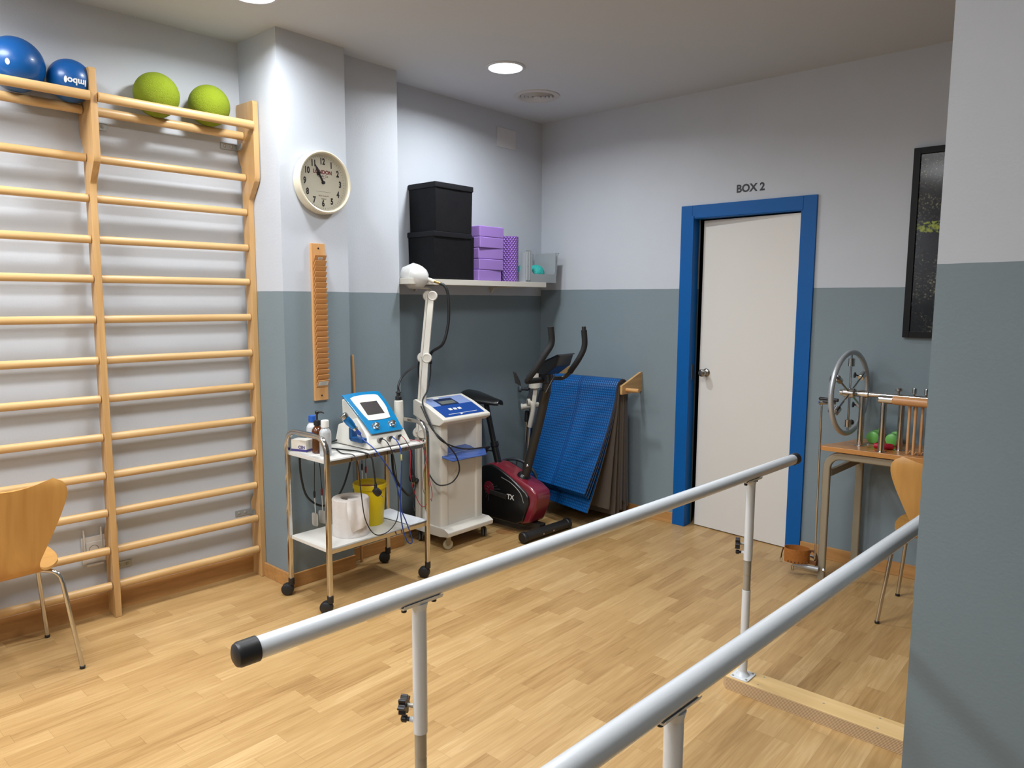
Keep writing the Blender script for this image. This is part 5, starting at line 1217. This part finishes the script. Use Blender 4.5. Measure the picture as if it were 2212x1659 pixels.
# bars, posts and roller on the table
GW(ht).rod((2.290, -0.248, 1.016), (3.02, -0.240, 1.016), 0.0125, 0.002).build('axle_bar', M_chrome, ht)
GW(ht).rod((2.283, -0.248, 1.016), (2.325, -0.248, 1.016), 0.017, 0.003).build('axle_collar', M_chrome, ht)
def post(x, y, zt, nm='post', r=0.0155):
    p = GW(ht).lathe([(r+0.011, TZ), (r+0.011, TZ+0.003), (r, TZ+0.005), (r, zt), (r*0.9, zt+0.003), (0, zt+0.003)], (x, y, 0), Z, 24).build(nm, M_chrome, ht); return p
post(2.396, -0.246, 1.008); post(2.526, -0.345, 0.998); post(2.585, -0.243, 1.006)
GW(ht).rod((2.368, -0.247, 1.016), (2.428, -0.247, 1.016), 0.019, 0.003).build('tee_fitting', M_chrome, ht)
GW(ht).lathe([(0.017, 0.965), (0.017, 1.013)], (2.396, -0.246, 0), Z, 20).build('tee_fitting', M_chrome, ht)
GW(ht).rod((2.500, -0.345, 1.009), (2.572, -0.345, 1.009), 0.021, 0.005).build('roller_bracket', M_chrome, ht)
GW(ht).rod((2.568, -0.345, 1.009), (3.02, -0.345, 1.006), 0.0225, 0.003, 28).build('wooden_roller', wood('roller_wood', rgb(190, 134, 84), rgb(210, 158, 106), 'X', 0.4, 0.8), ht)
for x, nm in ((2.567, 'screw_knob'), (2.638, 'screw_knob'), (2.692, 'screw_knob')):
    k = GW(ht).cyl((x, -0.242, 0.99), (x, -0.242, 1.045), 0.005, n=10)
    if x < 2.6: k.lathe([(0.008, 0.0), (0.017, 0.004), (0.017, 0.014), (0.012, 0.018), (0.0, 0.018)], (x, -0.242, 1.042), Z, 18)
    else: k.lathe([(0.008, 0.0), (0.0105, 0.003), (0.0105, 0.026), (0.008, 0.030), (0, 0.030)], (x, -0.242, 1.036), Z, 18)
    k.build(nm, M_chrome, ht)
for x in (2.575, 2.642, 2.712): GW(ht).tube([(x, -0.242, 0.99), (x, -0.244, 0.96), (x+0.005, -0.247, 0.95)], 0.003, 8).build('hook', M_black, ht)
M_dow = wood('dowel_wood', rgb(190, 140, 92), rgb(206, 160, 112), 'Z', 0.5, 0.8)
for x, y in ((2.639, -0.318), (2.668, -0.325), (2.694, -0.306), (2.725, -0.32), (2.755, -0.31)):
    d_ = GW(ht).rod((x, y, TZ), (x, y, 0.985), 0.0068, 0.002, 14).build('dowel', M_dow, ht)
    GW(ht).tube([(x+0.006, y, TZ+0.002), (x+0.012, y, TZ+0.016), (x+0.022, y+0.004, TZ+0.016), (x+0.022, y+0.008, TZ+0.002)], 0.0022, 8, smooth=3).build('loop', M_dow, d_)
# pedal rod and leather foot strap at the left front leg
GW(ht).rod((2.238, -0.365, 0.10), (2.230, -0.365, 0.962), 0.0055, 0.001, 12).build('pedal_rod', M_chrome, ht)
GW(ht).rod((2.224, -0.365, 0.966), (2.290, -0.330, 0.967), 0.011, 0.002, 16).build('rod_clamp', M_chrome, ht)
GW(ht).rod((2.214, -0.369, 0.966), (2.236, -0.358, 0.966), 0.0135, 0.003, 16).build('rod_nut', M_chrome, ht)
GW(ht).rod((2.135, -0.405, 0.068), (2.262, -0.372, 0.060), 0.0135, 0.002, 18).build('pedal_tube', M_alumin, ht)
GW(ht).rod((2.150, -0.30, 0.11), (2.262, -0.345, 0.10), 0.008, 0.002, 14).build('pedal_arm', M_alumin, ht)
GW(ht).lathe([(0.010, 0), (0.010, 0.01), (0.006, 0.016), (0, 0.016)], (2.282, -0.368, 0.062), X, 6).build('pedal_nut', M_chrome, ht)
M_leather = mat('tan_leather', rgb(158, 96, 36), 0.55, bump=0.25, bscale=80, mottle=0.08); M_strap = mat('brown_strap', rgb(108, 66, 32), 0.6)
sc0 = Vector((2.150, -0.395, 0.135))
def strap(u, v):
    a = radians(200+320*u); ex = Vector((0.93, 0.35, 0)); ey = Vector((-0.35, 0.93, 0))
    return sc0+ex*(0.068*cos(a))+ey*(0.050*sin(a))+Z*(0.075*(v-0.5)-0.012)
cf = GW(ht).grid(strap, 32, 4, 0.004).build('leather_cuff', M_leather, ht, angle=60)
for k in range(7):
    a = radians(232+15*k); p_ = sc0+Vector((0.93, 0.35, 0))*(0.071*cos(a))+Vector((-0.35, 0.93, 0))*(0.053*sin(a))-Z*0.040
    GW(ht).sphere(p_, 0.0038, 10, 6).build('rivet', M_strap, cf)
GW(ht).tube([(2.20, -0.375, 0.125), (2.218, -0.36, 0.150), (2.238, -0.36, 0.138), (2.250, -0.365, 0.105), (2.248, -0.368, 0.075)], 0.004, prof=[(-0.009, -0.0012), (0.009, -0.0012), (0.009, 0.0012), (-0.009, 0.0012)], smooth=5).build('strap', M_strap, ht)
GW(ht).box(2.19, 2.25, -0.385, -0.381, 0.082, 0.104, 0.001).build('strap', M_strap, ht)
GW(ht).tube([(2.088, -0.425, 0.155), (2.082, -0.43, 0.125), (2.080, -0.43, 0.100)], 0.004, prof=[(-0.007, -0.0012), (0.007, -0.0012), (0.007, 0.0012), (-0.007, 0.0012)], smooth=4).build('strap', M_strap, ht)
bk_ = rrect(0.016, 0.024, 0.003, 2)
GW(ht).tube([Vector((2.080+a*0.8, -0.43-a*0.4, 0.086+b)) for a, b in bk_], 0.0018, 6, closed=True).build('buckle', M_steel, ht)
GW(ht).tube([Vector((2.137+a*0.8, -0.41-a*0.4, 0.048+b)) for a, b in bk_], 0.0018, 6, closed=True).build('buckle', M_steel, ht)
# dumbbells and a red grip on the table
M_greenv = mat('green_vinyl', rgb(112, 186, 88), 0.35, coat=0.1)
def dumbbell(label, c, ang):
    t = thing('dumbbell', label, 'dumbbell', (c[0], c[1], TZ), radians(ang))
    r = 0.034; h = 0.030
    for s_ in (-1, 1):
        G().lathe([(0.0, 0), (0.022, 0.0005), (r-0.003, 0.005), (r, 0.012), (r, 0.030), (r-0.004, 0.038), (0.018, 0.042)], (0, s_*0.062, r), (0, -s_, 0), 28).build('weight_head', M_greenv, t)
    G().rod((0, -0.045, r), (0, 0.045, r), 0.0135, 0.002, 20).build('handle', M_greenv, t)
    return t
dumbbell('left green vinyl dumbbell behind the chrome post on the beech table', (2.432, -0.095), 0)
dumbbell('right green vinyl dumbbell between chrome post and dowels on the beech table', (2.527, -0.105), 2)
gr = thing('hand_grip', 'red handled grip tool lying at the front of the beech table', 'grip tool', (2.500, -0.268, TZ), radians(14))
G().lathe([(0.0, 0), (0.010, 0.002), (0.0145, 0.008), (0.0155, 0.04), (0.0155, 0.085), (0.012, 0.094), (0, 0.096)], (-0.030, 0, 0.0156), X, 24).build('handle', mat('red_rubber', rgb(178, 22, 48), 0.4), gr)
G().lathe([(0.004, 0), (0.004, 0.02), (0.012, 0.021), (0.012, 0.032), (0.005, 0.033), (0.0, 0.034)], (-0.029, 0, 0.0156), (-1, 0, 0), 18).build('ferrule', M_chrome, gr)

# ================================================================== framed picture on the door wall
def foliage():
    m, nt, b = _new('dark_forest_print')
    tc = nt.nodes.new('ShaderNodeTexCoord')
    n1 = nt.nodes.new('ShaderNodeTexNoise'); n1.inputs['Scale'].default_value = 5; n1.inputs['Detail'].default_value = 9; n1.inputs['Roughness'].default_value = 0.72; n1.inputs['Distortion'].default_value = 0.6
    nt.links.new(tc.outputs['Object'], n1.inputs['Vector'])
    n2 = nt.nodes.new('ShaderNodeTexVoronoi'); n2.inputs['Scale'].default_value = 85; nt.links.new(tc.outputs['Object'], n2.inputs['Vector'])
    n3 = nt.nodes.new('ShaderNodeTexNoise'); n3.inputs['Scale'].default_value = 60; n3.inputs['Detail'].default_value = 4; nt.links.new(tc.outputs['Object'], n3.inputs['Vector'])
    f = math_node(nt, 'MULTIPLY', math_node(nt, 'SUBTRACT', n1.outputs['Fac'], 0.36), math_node(nt, 'MULTIPLY', n3.outputs['Fac'], math_node(nt, 'SUBTRACT', 1.0, n2.outputs['Distance'])))
    base = ramp(nt, math_node(nt, 'MULTIPLY', f, 8.5), [(0.0, rgb(16, 14, 16)), (0.35, rgb(30, 27, 28)), (0.62, rgb(66, 66, 58)), (0.9, rgb(120, 122, 96))])
    sx = nt.nodes.new('ShaderNodeSeparateXYZ'); nt.links.new(tc.outputs['Object'], sx.inputs[0])
    # a bright green bush across the middle
    d = math_node(nt, 'ABSOLUTE', math_node(nt, 'SUBTRACT', sx.outputs[2], 0.575))
    g_ = math_node(nt, 'MULTIPLY', math_node(nt, 'GREATER_THAN', n3.outputs['Fac'], 0.46), math_node(nt, 'LESS_THAN', math_node(nt, 'ADD', d, math_node(nt, 'MULTIPLY', n1.outputs['Fac'], 0.07)), 0.062))
    mx = nt.nodes.new('ShaderNodeMix'); mx.data_type = 'RGBA'; nt.links.new(math_node(nt, 'MULTIPLY', g_, 0.8), mx.inputs[0])
    nt.links.new(base, mx.inputs[6]); nt.links.new(ramp(nt, n3.outputs['Fac'], [(0.42, rgb(60, 86, 30)), (0.62, rgb(168, 178, 60))]), mx.inputs[7])
    nt.links.new(mx.outputs[2], b.inputs['Base Color']); b.inputs['Roughness'].default_value = 0.12
    return m
pi_ = thing('framed_picture', 'black framed dark forest picture on the wall beside the partition', 'picture', (2.85, 0, 1.31))
fw = 0.032; x0, x1, z0, z1 = 2.512, 3.20, 1.310, 2.287
for nm, q in (('frame_side', (x0, x0+fw, z0, z1)), ('frame_side', (x1-fw, x1, z0, z1)), ('frame_rail', (x0+fw, x1-fw, z0, z0+fw)), ('frame_rail', (x0+fw, x1-fw, z1-fw, z1))):
    GW(pi_).box(q[0], q[1], -0.026, 0.0, q[2], q[3], 0.0015).build(nm, mat('black_frame', rgb(17, 17, 19), 0.45, spec=0.2), pi_)
GW(pi_).box(x0+fw, x1-fw, -0.014, -0.002, z0+fw, z1-fw).build('print', foliage(), pi_)
